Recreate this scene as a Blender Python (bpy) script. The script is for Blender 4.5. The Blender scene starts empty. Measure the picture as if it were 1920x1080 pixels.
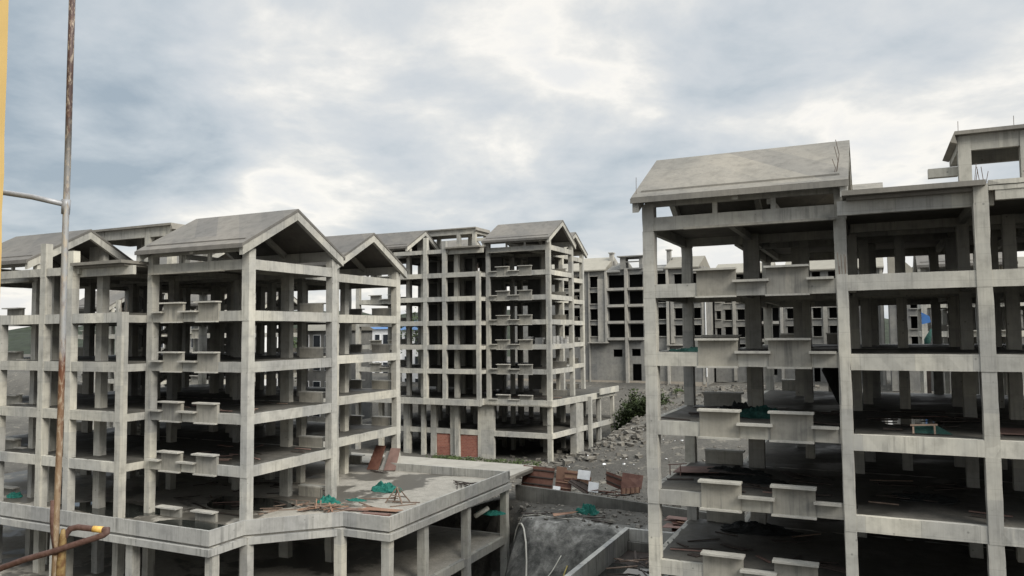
import bpy, bmesh, math, random
from mathutils import Vector, Matrix, noise

S = bpy.context.scene
COL = S.collection
rnd = random.Random(7)
R = math.radians

# ------------------------------------------------------------------ camera
# world axes follow the buildings: +X runs along their fronts, +Y into depth,
# z = 0 is the eye level of the photographer.
TH, PITCH, ROLL = R(25.2776), R(3.3035), R(-0.5255)
cam_d = bpy.data.cameras.new('camera')
cam = bpy.data.objects.new('camera', cam_d)
COL.objects.link(cam)
cam_d.sensor_width = 36.0
cam_d.lens = 36.0 * 1433.5 / 1920.0
cam_d.clip_start = 0.05
cam_d.clip_end = 6000.0
cam.matrix_world = (Matrix.Rotation(TH, 4, 'Z') @ Matrix.Rotation(R(90) + PITCH, 4, 'X')
                    @ Matrix.Rotation(ROLL, 4, 'Z'))
S.camera = cam

# ------------------------------------------------------------------ world: sky with broken cloud
SUN_DIR = Vector((0.70, -0.32, 0.63)).normalized()      # towards the sun
w = bpy.data.worlds.new('World')
S.world = w
w.use_nodes = True
nt = w.node_tree
nt.nodes.clear()


def N(tree, typ, **kw):
    n = tree.nodes.new(typ)
    for k, v in kw.items():
        setattr(n, k, v)
    return n


def L(tree, a, b):
    tree.links.new(a, b)


def math_node(tree, op, a, b=None, clamp=False):
    n = N(tree, 'ShaderNodeMath', operation=op, use_clamp=clamp)
    for i, v in enumerate((a, b)):
        if v is None:
            continue
        if isinstance(v, (int, float)):
            n.inputs[i].default_value = v
        else:
            L(tree, v, n.inputs[i])
    return n.outputs[0]


def ramp(tree, fac, stops, interp='LINEAR'):
    n = N(tree, 'ShaderNodeValToRGB')
    cr = n.color_ramp
    cr.interpolation = interp
    while len(cr.elements) < len(stops):
        cr.elements.new(0.5)
    for e, (p, c) in zip(cr.elements, stops):
        e.position = p
        e.color = (c, c, c, 1) if isinstance(c, (int, float)) else (*c, 1)
    L(tree, fac, n.inputs[0])
    return n.outputs[0]


def mixc(tree, fac, a, b, blend='MIX'):
    n = N(tree, 'ShaderNodeMix', data_type='RGBA', blend_type=blend)
    for sock, v in ((n.inputs[0], fac), (n.inputs[6], a), (n.inputs[7], b)):
        if isinstance(v, (int, float)):
            sock.default_value = v
        elif isinstance(v, tuple):
            sock.default_value = (*v, 1)
        else:
            L(tree, v, sock)
    return n.outputs[2]


def noise_tex(tree, vec, scale, detail=4, rough=0.55, dist=0.0):
    n = N(tree, 'ShaderNodeTexNoise')
    n.inputs['Scale'].default_value = scale
    n.inputs['Detail'].default_value = detail
    n.inputs['Roughness'].default_value = rough
    n.inputs['Distortion'].default_value = dist
    L(tree, vec, n.inputs['Vector'])
    return n.outputs[0]


def mapping(tree, vec, scale=(1, 1, 1), loc=(0, 0, 0), rot=(0, 0, 0)):
    n = N(tree, 'ShaderNodeMapping')
    n.inputs['Scale'].default_value = scale
    n.inputs['Location'].default_value = loc
    n.inputs['Rotation'].default_value = rot
    L(tree, vec, n.inputs['Vector'])
    return n.outputs[0]


sky = N(nt, 'ShaderNodeTexSky', sky_type='NISHITA', sun_disc=False)
sky.sun_elevation = math.asin(SUN_DIR.z)
sky.sun_rotation = math.atan2(SUN_DIR.x, SUN_DIR.y)
sky.air_density = 1.3
sky.dust_density = 2.0
bg_sky = N(nt, 'ShaderNodeBackground')
bg_sky.inputs[1].default_value = 0.07
L(nt, sky.outputs[0], bg_sky.inputs[0])

tc = N(nt, 'ShaderNodeTexCoord')
sep = N(nt, 'ShaderNodeSeparateXYZ')
L(nt, tc.outputs['Generated'], sep.inputs[0])
zc = math_node(nt, 'ADD', math_node(nt, 'MAXIMUM', sep.outputs[2], 0.0), 0.22)
cmb = N(nt, 'ShaderNodeCombineXYZ')
L(nt, math_node(nt, 'DIVIDE', sep.outputs[0], zc), cmb.inputs[0])
L(nt, math_node(nt, 'DIVIDE', sep.outputs[1], zc), cmb.inputs[1])
cloud_p = mapping(nt, cmb.outputs[0], loc=(3.1, 1.7, 0), rot=(0, 0, -TH))
big = noise_tex(nt, cloud_p, 1.0, 3, 0.5, 0.2)
mid = noise_tex(nt, mapping(nt, cloud_p, (0.95, 0.9, 1), (5.3, 2.2, 0)), 2.6, 12, 0.55, 0.3)
fine = noise_tex(nt, mapping(nt, cloud_p, (0.95, 0.9, 1), (1.3, 7.2, 0)), 7.5, 12, 0.6, 0.15)


def blob(d, inner, outer):
    """1 within a soft cone of sky round the direction d, 0 outside"""
    v = N(nt, 'ShaderNodeVectorMath', operation='DOT_PRODUCT')
    nv = N(nt, 'ShaderNodeVectorMath', operation='NORMALIZE')
    L(nt, tc.outputs['Generated'], nv.inputs[0])
    L(nt, nv.outputs[0], v.inputs[0])
    v.inputs[1].default_value = Vector(d).normalized()
    mr = N(nt, 'ShaderNodeMapRange', interpolation_type='SMOOTHSTEP')
    mr.inputs[1].default_value = math.cos(R(outer))
    mr.inputs[2].default_value = math.cos(R(inner))
    L(nt, v.outputs['Value'], mr.inputs[0])
    return mr.outputs[0]


dens = math_node(nt, 'ADD', math_node(nt, 'MULTIPLY', big, 0.56), math_node(nt, 'MULTIPLY', mid, 0.44))
dens = math_node(nt, 'ADD', dens, math_node(nt, 'MULTIPLY', math_node(nt, 'SUBTRACT', fine, 0.5), 0.13))
# a heavier bank of cloud to the upper left, thinner cloud ahead and near the skyline
dens = math_node(nt, 'ADD', dens, math_node(nt, 'MULTIPLY', blob((-0.80, 0.53, 0.27), 1, 15), 0.17))
dens = math_node(nt, 'ADD', dens, math_node(nt, 'MULTIPLY', blob((-0.737, 0.637, 0.225), 0, 7), 0.06))
dens = math_node(nt, 'SUBTRACT', dens, math_node(nt, 'MULTIPLY', blob((-0.29, 0.88, 0.375), 0, 9), 0.08))
hz = N(nt, 'ShaderNodeMapRange', interpolation_type='SMOOTHSTEP')
hz.inputs[1].default_value = 0.25
hz.inputs[2].default_value = 0.08
L(nt, sep.outputs[2], hz.inputs[0])
dens = math_node(nt, 'SUBTRACT', dens, math_node(nt, 'SUBTRACT', math_node(nt, 'MULTIPLY', hz.outputs[0], 0.105), 0.022))
dens = math_node(nt, 'SUBTRACT', dens, math_node(nt, 'MULTIPLY', blob((-0.02, 0.93, 0.33), 2, 17), 0.05))
CB = 0.70
# thin veil, bright cloud edges, then ever greyer cloud bases as it thickens
cl = ramp(nt, dens, [(0.35, (0.90 * CB, 0.90 * CB, 0.89 * CB)), (0.405, (1.04 * CB, 1.01 * CB, 0.95 * CB)),
                     (0.445, (0.86 * CB, 0.86 * CB, 0.84 * CB)), (0.485, (0.74 * CB, 0.765 * CB, 0.78 * CB)),
                     (0.53, (0.665 * CB, 0.705 * CB, 0.74 * CB)), (0.59, (0.555 * CB, 0.615 * CB, 0.665 * CB)),
                     (0.68, (0.385 * CB, 0.46 * CB, 0.53 * CB))])
# an overcast sky is about three times as bright overhead as at the horizon
up = N(nt, 'ShaderNodeMapRange', interpolation_type='SMOOTHSTEP')
up.inputs[1].default_value = 0.40
up.inputs[2].default_value = 0.95
up.inputs[3].default_value = 1.0
up.inputs[4].default_value = 3.0
L(nt, sep.outputs[2], up.inputs[0])
bg_cl = N(nt, 'ShaderNodeBackground')
L(nt, cl, bg_cl.inputs[0])
L(nt, up.outputs[0], bg_cl.inputs[1])
mx = N(nt, 'ShaderNodeMixShader')
mx.inputs[0].default_value = 0.92
L(nt, bg_sky.outputs[0], mx.inputs[1])
L(nt, bg_cl.outputs[0], mx.inputs[2])
wo = N(nt, 'ShaderNodeOutputWorld')
L(nt, mx.outputs[0], wo.inputs[0])

# ------------------------------------------------------------------ sun behind thin cloud
sd = bpy.data.lights.new('sun', 'SUN')
sd.energy = 3.3
sd.angle = R(32)
sd.color = (1.0, 0.95, 0.86)
so = bpy.data.objects.new('sun', sd)
so.rotation_euler = SUN_DIR.to_track_quat('Z', 'Y').to_euler()
so.location = (30, -20, 60)
COL.objects.link(so)

S.view_settings.view_transform = 'Standard'
S.view_settings.look = 'None'
S.view_settings.exposure = 0.5
S.view_settings.gamma = 1.0
S.render.engine = 'CYCLES'
S.cycles.max_bounces = 6
S.cycles.diffuse_bounces = 2
S.cycles.use_denoising = True

# ------------------------------------------------------------------ materials


def new_mat(name):
    m = bpy.data.materials.new(name)
    m.use_nodes = True
    t = m.node_tree
    t.nodes.clear()
    o = N(t, 'ShaderNodeOutputMaterial')
    b = N(t, 'ShaderNodeBsdfPrincipled')
    L(t, b.outputs[0], o.inputs[0])
    g = N(t, 'ShaderNodeNewGeometry')
    return m, t, b, g.outputs['Position'], g


def bump(t, b, h, strength, dist=0.02):
    n = N(t, 'ShaderNodeBump')
    n.inputs['Strength'].default_value = strength
    n.inputs['Distance'].default_value = dist
    L(t, h, n.inputs['Height'])
    L(t, n.outputs[0], b.inputs['Normal'])


def concrete(name, warm, cool, streak=0.5, joint=True, jk=1.0, dark=(0.10, 0.10, 0.095)):
    """cast concrete: pours of different tone, run-off streaks, shutter joints"""
    m, t, b, P, g = new_mat(name)
    n1 = noise_tex(t, P, 0.23, 3, 0.55)
    n2 = noise_tex(t, mapping(t, P, (1, 1, 1), (7, 3, 1)), 1.7, 6, 0.65)
    c = mixc(t, ramp(t, n1, [(0.36, 0.0), (0.64, 1.0)]), cool, warm)
    oi = N(t, 'ShaderNodeObjectInfo')
    c = mixc(t, 1.0, c, ramp(t, oi.outputs['Random'], [(0.0, 0.86), (1.0, 1.10)]), 'MULTIPLY')
    c = mixc(t, 1.0, c, ramp(t, n2, [(0.25, 0.72), (0.5, 1.0), (0.78, 1.13)]), 'MULTIPLY')
    # grain of the shutter boards, and run-off streaks straight down
    s5 = noise_tex(t, mapping(t, P, (8, 8, 0.22), (1, 6, 2)), 1.6, 4, 0.65)
    c = mixc(t, 1.0, c, ramp(t, s5, [(0.3, 0.92), (0.5, 1.0), (0.7, 1.05)]), 'MULTIPLY')
    s1 = noise_tex(t, mapping(t, P, (3.2, 3.2, 0.16)), 1.6, 5, 0.7)
    s2 = noise_tex(t, mapping(t, P, (0.5, 0.5, 0.5), (2, 9, 4)), 1.0, 3, 0.6)
    sm = math_node(t, 'MULTIPLY', ramp(t, s1, [(0.49, 0.0), (0.70, 1.0)]), ramp(t, s2, [(0.38, 0.0), (0.60, 1.0)]))
    c = mixc(t, math_node(t, 'MULTIPLY', sm, streak), c, dark)
    # pale lime bloom
    s3 = noise_tex(t, mapping(t, P, (2.2, 2.2, 0.3), (5, 5, 5)), 0.9, 5, 0.7)
    c = mixc(t, math_node(t, 'MULTIPLY', ramp(t, s3, [(0.60, 0.0), (0.75, 1.0)]), 0.35), c,
             (warm[0] * 1.35, warm[1] * 1.33, warm[2] * 1.3))
    h = n2
    if joint:
        sp = N(t, 'ShaderNodeSeparateXYZ')
        L(t, P, sp.inputs[0])
        wob = math_node(t, 'MULTIPLY', n1, 0.25)
        fr = math_node(t, 'FRACT', math_node(t, 'MULTIPLY', math_node(t, 'ADD', sp.outputs[2], wob), 1.0 / 0.92))
        ln = ramp(t, fr, [(0.0, 1.0), (0.025, 0.0), (1.0, 0.0)])
        sumxy = math_node(t, 'ADD', sp.outputs[0], sp.outputs[1])
        fr2 = math_node(t, 'FRACT', math_node(t, 'MULTIPLY', sumxy, 1.0 / 1.83))
        ln2 = ramp(t, fr2, [(0.0, 1.0), (0.016, 0.0), (1.0, 0.0)])
        j = math_node(t, 'MAXIMUM', ln, ln2)
        c = mixc(t, math_node(t, 'MULTIPLY', j, 0.40 * jk), c, dark)
        # each shutter panel left its own tone, and rows of tie holes
        cb = N(t, 'ShaderNodeCombineXYZ')
        L(t, math_node(t, 'FLOOR', math_node(t, 'MULTIPLY', sumxy, 1.0 / 1.83)), cb.inputs[0])
        L(t, math_node(t, 'FLOOR', math_node(t, 'MULTIPLY', sp.outputs[2], 1.0 / 3.0)), cb.inputs[1])
        wn = N(t, 'ShaderNodeTexWhiteNoise')
        L(t, cb.outputs[0], wn.inputs['Vector'])
        c = mixc(t, 1.0, c, ramp(t, wn.outputs[0], [(0.0, (0.84, 0.85, 0.87)), (1.0, (1.10, 1.09, 1.06))]), 'MULTIPLY')
        vo = N(t, 'ShaderNodeTexVoronoi')
        vo.inputs['Scale'].default_value = 1.7
        L(t, P, vo.inputs['Vector'])
        c = mixc(t, math_node(t, 'MULTIPLY', ramp(t, vo.outputs['Distance'], [(0.05, 1.0), (0.09, 0.0)]), 0.6), c, dark)
    L(t, c, b.inputs['Base Color'])
    b.inputs['Roughness'].default_value = 0.9
    b.inputs['Specular IOR Level'].default_value = 0.25
    bump(t, b, h, 0.25, 0.03)
    return m


def wet_floor(name, base, stain, wet=(0.035, 0.034, 0.03), lo=0.50, hi=0.56, amount=1.0):
    """slab top: dusty concrete with dried stains and standing water"""
    m, t, b, P, g = new_mat(name)
    n1 = noise_tex(t, mapping(t, P, (1, 1, 0.01), (3, 8, 0)), 0.19, 5, 0.6, 0.3)
    n2 = noise_tex(t, mapping(t, P, (1, 1, 0.01)), 1.3, 7, 0.7)
    n3 = noise_tex(t, mapping(t, P, (1, 1, 0.01), (31, 5, 0)), 9.0, 4, 0.7)
    c = mixc(t, ramp(t, n2, [(0.3, 0.0), (0.7, 1.0)]), stain, base)
    c = mixc(t, 1.0, c, ramp(t, n3, [(0.3, 0.75), (0.7, 1.15)]), 'MULTIPLY')
    mm = math_node(t, 'ADD', n1, math_node(t, 'MULTIPLY', math_node(t, 'SUBTRACT', n2, 0.5), 0.22))
    wmask = math_node(t, 'MULTIPLY', ramp(t, mm, [(lo, 0.0), (hi, 1.0)]), amount)
    c = mixc(t, wmask, c, wet)
    L(t, c, b.inputs['Base Color'])
    L(t, ramp(t, wmask, [(0.0, 0.9), (1.0, 0.42)]), b.inputs['Roughness'])
    b.inputs['Specular IOR Level'].default_value = 0.3
    bump(t, b, n3, 0.15, 0.02)
    return m


def plain(name, col, rough=0.8, var=0.25, scale=4.0, metal=0.0, stretch=(1, 1, 1), col2=None, spec=0.3, bmp=0.1):
    m, t, b, P, g = new_mat(name)
    n1 = noise_tex(t, mapping(t, P, stretch), scale, 6, 0.65)
    if col2 is None:
        c = mixc(t, 1.0, col, ramp(t, n1, [(0.25, 1 - var), (0.75, 1 + var)]), 'MULTIPLY')
    else:
        c = mixc(t, ramp(t, n1, [(0.42, 0.0), (0.58, 1.0)]), col, col2)
    oi = N(t, 'ShaderNodeObjectInfo')
    c = mixc(t, 1.0, c, ramp(t, oi.outputs['Random'], [(0.0, 0.82), (1.0, 1.15)]), 'MULTIPLY')
    L(t, c, b.inputs['Base Color'])
    b.inputs['Roughness'].default_value = rough
    b.inputs['Metallic'].default_value = metal
    b.inputs['Specular IOR Level'].default_value = spec
    bump(t, b, n1, bmp, 0.02)
    return m


M = {}
M['frame'] = concrete('cast_concrete', (0.425, 0.41, 0.36), (0.305, 0.301, 0.282), 0.55)
M['ledge'] = concrete('ledge_concrete', (0.30, 0.283, 0.24), (0.205, 0.20, 0.182), 0.9, joint=False)
M['shelf'] = concrete('shelf_concrete', (0.40, 0.385, 0.34), (0.31, 0.303, 0.28), 0.4, joint=False)
M['parapet'] = concrete('parapet_concrete', (0.40, 0.395, 0.37), (0.29, 0.288, 0.275), 0.85)
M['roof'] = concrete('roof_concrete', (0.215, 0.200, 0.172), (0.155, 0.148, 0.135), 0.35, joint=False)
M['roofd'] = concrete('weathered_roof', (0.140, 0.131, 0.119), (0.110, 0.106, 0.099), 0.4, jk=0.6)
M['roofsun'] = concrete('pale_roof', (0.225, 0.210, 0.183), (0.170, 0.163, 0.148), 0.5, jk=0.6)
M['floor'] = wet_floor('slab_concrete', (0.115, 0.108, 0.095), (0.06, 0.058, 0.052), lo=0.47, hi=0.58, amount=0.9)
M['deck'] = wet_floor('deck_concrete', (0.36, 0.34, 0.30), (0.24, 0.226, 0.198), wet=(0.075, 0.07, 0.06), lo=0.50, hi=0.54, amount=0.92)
M['wall'] = concrete('block_wall', (0.31, 0.305, 0.29), (0.23, 0.23, 0.225), 0.4)
M['pit'] = concrete('sprayed_concrete', (0.20, 0.195, 0.176), (0.055, 0.055, 0.051), 0.8, joint=False, dark=(0.06, 0.06, 0.055))


def pit_mat():
    """gunned concrete over earth: pale smooth patches, damp dark ones, seep lines"""
    m, t, b, P, g = new_mat('sprayed_concrete_slope')
    n1 = noise_tex(t, P, 0.33, 7, 0.62, 0.6)
    n2 = noise_tex(t, mapping(t, P, (1.2, 1.2, 0.35), (3, 1, 2)), 1.1, 7, 0.68)
    n3 = noise_tex(t, P, 6.0, 5, 0.7)
    mm = math_node(t, 'ADD', math_node(t, 'MULTIPLY', n1, 0.6), math_node(t, 'MULTIPLY', n2, 0.4))
    c = ramp(t, mm, [(0.40, (0.030, 0.030, 0.028)), (0.48, (0.080, 0.079, 0.073)), (0.55, (0.15, 0.146, 0.134)), (0.63, (0.27, 0.265, 0.247))])
    c = mixc(t, 1.0, c, ramp(t, n3, [(0.3, 0.75), (0.7, 1.2)]), 'MULTIPLY')
    L(t, c, b.inputs['Base Color'])
    b.inputs['Roughness'].default_value = 0.9
    b.inputs['Specular IOR Level'].default_value = 0.2
    bump(t, b, n2, 0.7, 0.25)
    return m


M['slope'] = pit_mat()
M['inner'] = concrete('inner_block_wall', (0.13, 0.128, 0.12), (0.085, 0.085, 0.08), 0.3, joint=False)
M['walk'] = plain('bare_walkway', (0.27, 0.256, 0.225), var=0.2, scale=0.8)
M['far'] = concrete('far_block_wall', (0.225, 0.22, 0.205), (0.165, 0.165, 0.16), 0.5)
M['farfr'] = concrete('far_frame', (0.33, 0.315, 0.28), (0.25, 0.245, 0.23), 0.3, joint=False)
M['farroof'] = plain('pale_render', (0.215, 0.203, 0.172), var=0.12, scale=1.0)
M['tan'] = plain('tan_block', (0.32, 0.285, 0.24), var=0.15, scale=2.0)
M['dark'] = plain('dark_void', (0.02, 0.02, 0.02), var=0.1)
M['brick'] = None


def brick_mat():
    m, t, b, P, g = new_mat('red_brick_infill')
    n1 = noise_tex(t, mapping(t, P, (1, 1, 1)), 1.0, 2, 0.5)
    sp = N(t, 'ShaderNodeSeparateXYZ')
    L(t, P, sp.inputs[0])
    br = N(t, 'ShaderNodeTexBrick')
    cb = N(t, 'ShaderNodeCombineXYZ')
    L(t, sp.outputs[0], cb.inputs[0])
    L(t, sp.outputs[2], cb.inputs[1])
    L(t, cb.outputs[0], br.inputs['Vector'])
    br.inputs['Scale'].default_value = 1.0
    br.inputs['Brick Width'].default_value = 0.4
    br.inputs['Row Height'].default_value = 0.2
    br.inputs['Mortar Size'].default_value = 0.012
    br.inputs['Color1'].default_value = (0.21, 0.070, 0.050, 1)
    br.inputs['Color2'].default_value = (0.27, 0.105, 0.075, 1)
    br.inputs['Mortar'].default_value = (0.24, 0.17, 0.14, 1)
    vo = N(t, 'ShaderNodeTexVoronoi', distance='CHEBYCHEV')
    vo.inputs['Scale'].default_value = 0.55
    L(t, cb.outputs[0], vo.inputs['Vector'])
    c = mixc(t, 1.0, br.outputs[0], ramp(t, vo.outputs['Color'], [(0.1, (0.75, 0.7, 0.7)), (0.9, (1.35, 1.45, 1.4))]), 'MULTIPLY')
    L(t, c, b.inputs['Base Color'])
    b.inputs['Roughness'].default_value = 0.9
    return m


M['brick'] = brick_mat()
M['ply'] = plain('brown_formply', (0.085, 0.036, 0.026), 0.6, var=0.35, scale=1.2, col2=(0.125, 0.060, 0.043))
M['ply2'] = plain('raw_plywood', (0.27, 0.165, 0.11), 0.8, var=0.3, scale=1.0, col2=(0.20, 0.115, 0.08))
M['plank'] = plain('weathered_plank', (0.17, 0.125, 0.097), 0.85, var=0.4, scale=3.0)
M['plankd'] = plain('dark_wet_wood', (0.045, 0.035, 0.03), 0.8, var=0.4, scale=3.0)
M['pinkply'] = plain('bleached_red_board', (0.18, 0.115, 0.098), 0.85, var=0.3, scale=1.5)
M['net'] = plain('green_safety_net', (0.012, 0.115, 0.092), 0.75, var=0.5, scale=9.0, bmp=0.6)
M['netd'] = plain('dark_green_net', (0.012, 0.05, 0.042), 0.8, var=0.5, scale=9.0, bmp=0.6)
M['cloth'] = plain('blackened_netting', (0.012, 0.014, 0.014), 0.9, var=0.5, scale=8.0, bmp=0.6)
M['white'] = plain('white_board', (0.66, 0.67, 0.68), 0.6, var=0.12, scale=2.0)
M['pipe'] = plain('pale_plastic_pipe', (0.50, 0.48, 0.42), 0.5, var=0.2, scale=3.0)
M['yellowpole'] = plain('yellowed_bamboo', (0.30, 0.24, 0.08), 0.6, var=0.3, scale=3.0)
M['rebar'] = plain('rusty_rebar', (0.10, 0.075, 0.06), 0.7, var=0.3, scale=6.0)
M['rock'] = plain('broken_rubble', (0.135, 0.126, 0.11), 0.95, var=0.75, scale=1.5)
M['soil'] = None
M['blue'] = plain('blue_sheet_metal', (0.05, 0.12, 0.26), 0.5, var=0.15, scale=1.0)
M['tile'] = plain('white_tiled_wall', (0.70, 0.70, 0.70), 0.5, var=0.08, scale=1.0)
M['glass'] = plain('dark_window_glass', (0.02, 0.024, 0.03), 0.15, var=0.3, scale=0.5, spec=0.6)
M['bluetarp'] = plain('blue_tarpaulin', (0.02, 0.08, 0.22), 0.6, var=0.25, scale=2.0)
M['leaf'] = plain('dark_leaf', (0.035, 0.050, 0.018), 0.8, var=0.6, scale=1.5)
M['hill'] = plain('far_wood', (0.022, 0.029, 0.017), 0.9, var=0.7, scale=0.25)
M['leaf2'] = plain('green_leaf', (0.055, 0.08, 0.028), 0.8, var=0.6, scale=1.0)
M['bark'] = plain('bark', (0.07, 0.055, 0.04), 0.9)


def water_mat():
    m, t, b, P, g = new_mat('standing_water')
    n1 = noise_tex(t, P, 3.0, 3, 0.5)
    b.inputs['Base Color'].default_value = (0.02, 0.022, 0.02, 1)
    b.inputs['Roughness'].default_value = 0.04
    b.inputs['Specular IOR Level'].default_value = 0.6
    bump(t, b, n1, 0.03, 0.01)
    return m


M['water'] = water_mat()


def tube_mat():
    """galvanised scaffold tube: rust sleeves alternate with bare zinc along its height"""
    m, t, b, P, g = new_mat('rusty_galvanised_tube')
    sp = N(t, 'ShaderNodeSeparateXYZ')
    L(t, P, sp.inputs[0])
    n1 = noise_tex(t, mapping(t, P, (18, 18, 5)), 1.5, 6, 0.7)
    n2 = noise_tex(t, mapping(t, P, (30, 30, 9), (2, 4, 4)), 1.4, 5, 0.7)
    zz = math_node(t, 'ADD', sp.outputs[2], math_node(t, 'MULTIPLY', math_node(t, 'SUBTRACT', n1, 0.5), 0.35))
    k = N(t, 'ShaderNodeMapRange')
    k.inputs[1].default_value = -2.0
    k.inputs[2].default_value = 3.0
    L(t, zz, k.inputs[0])
    # z = -2 .. 3 m
    col = ramp(t, k.outputs[0], [(0.0, (0.20, 0.14, 0.08)), (0.18, (0.27, 0.20, 0.135)), (0.31, (0.18, 0.105, 0.062)),
                                 (0.36, (0.13, 0.05, 0.028)), (0.385, (0.30, 0.31, 0.32)), (0.58, (0.33, 0.34, 0.35)),
                                 (0.68, (0.10, 0.095, 0.09)), (0.72, (0.07, 0.045, 0.042)), (1.0, (0.055, 0.035, 0.035))])
    col = mixc(t, math_node(t, 'MULTIPLY', ramp(t, n2, [(0.5, 0.0), (0.62, 1.0)]), 0.75), col, (0.42, 0.36, 0.28))
    col = mixc(t, math_node(t, 'MULTIPLY', ramp(t, n1, [(0.52, 0.0), (0.66, 1.0)]), 0.6), col, (0.10, 0.04, 0.02))
    L(t, col, b.inputs['Base Color'])
    b.inputs['Roughness'].default_value = 0.6
    b.inputs['Metallic'].default_value = 0.25
    bump(t, b, n2, 0.3, 0.003)
    return m


M['tube'] = tube_mat()
M['zinc'] = plain('grey_zinc_tube', (0.27, 0.28, 0.30), 0.5, var=0.25, scale=14.0, metal=0.3)
M['rust'] = plain('brown_rust', (0.075, 0.04, 0.032), 0.7, var=0.5, scale=30.0, col2=(0.11, 0.065, 0.055))
M['yrust'] = plain('yellowed_rust', (0.24, 0.17, 0.075), 0.7, var=0.5, scale=22.0, col2=(0.13, 0.07, 0.03))
M['tape'] = plain('yellow_tape', (0.62, 0.40, 0.11), 0.6, var=0.3, scale=40.0)
M['yellow'] = plain('ochre_wall_paint', (0.50, 0.35, 0.135), 0.75, var=0.08, scale=3.0, bmp=0.03)


def ground_mat():
    m, t, b, P, g = new_mat('site_ground')
    n1 = noise_tex(t, P, 0.06, 5, 0.6)
    n2 = noise_tex(t, mapping(t, P, (1, 1, 1), (4, 4, 4)), 0.6, 8, 0.7)
    n3 = noise_tex(t, mapping(t, P, (1, 1, 1), (9, 1, 4)), 3.5, 6, 0.75)
    c = mixc(t, ramp(t, n1, [(0.38, 0.0), (0.6, 1.0)]), (0.066, 0.063, 0.057), (0.105, 0.10, 0.089))
    c = mixc(t, ramp(t, n2, [(0.57, 0.0), (0.70, 1.0)]), c, (0.22, 0.203, 0.17))
    c = mixc(t, ramp(t, n2, [(0.30, 1.0), (0.42, 0.0)]), c, (0.042, 0.041, 0.036))
    c = mixc(t, 1.0, c, ramp(t, n3, [(0.3, 0.7), (0.7, 1.25)]), 'MULTIPLY')
    L(t, c, b.inputs['Base Color'])
    b.inputs['Roughness'].default_value = 0.95
    b.inputs['Specular IOR Level'].default_value = 0.15
    bump(t, b, n3, 0.6, 0.15)
    return m


M['soil'] = ground_mat()

# ------------------------------------------------------------------ object helpers


def empty(name, loc, label, cat, group=None):
    o = bpy.data.objects.new(name, None)
    COL.objects.link(o)
    o.location = loc
    o.empty_display_size = 0.3
    tag(o, label, cat, group)
    return o


def tag(o, label=None, cat=None, group=None, kind=None):
    for k, v in (('label', label), ('category', cat), ('group', group), ('kind', kind)):
        if v:
            o[k] = v
    return o


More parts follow.
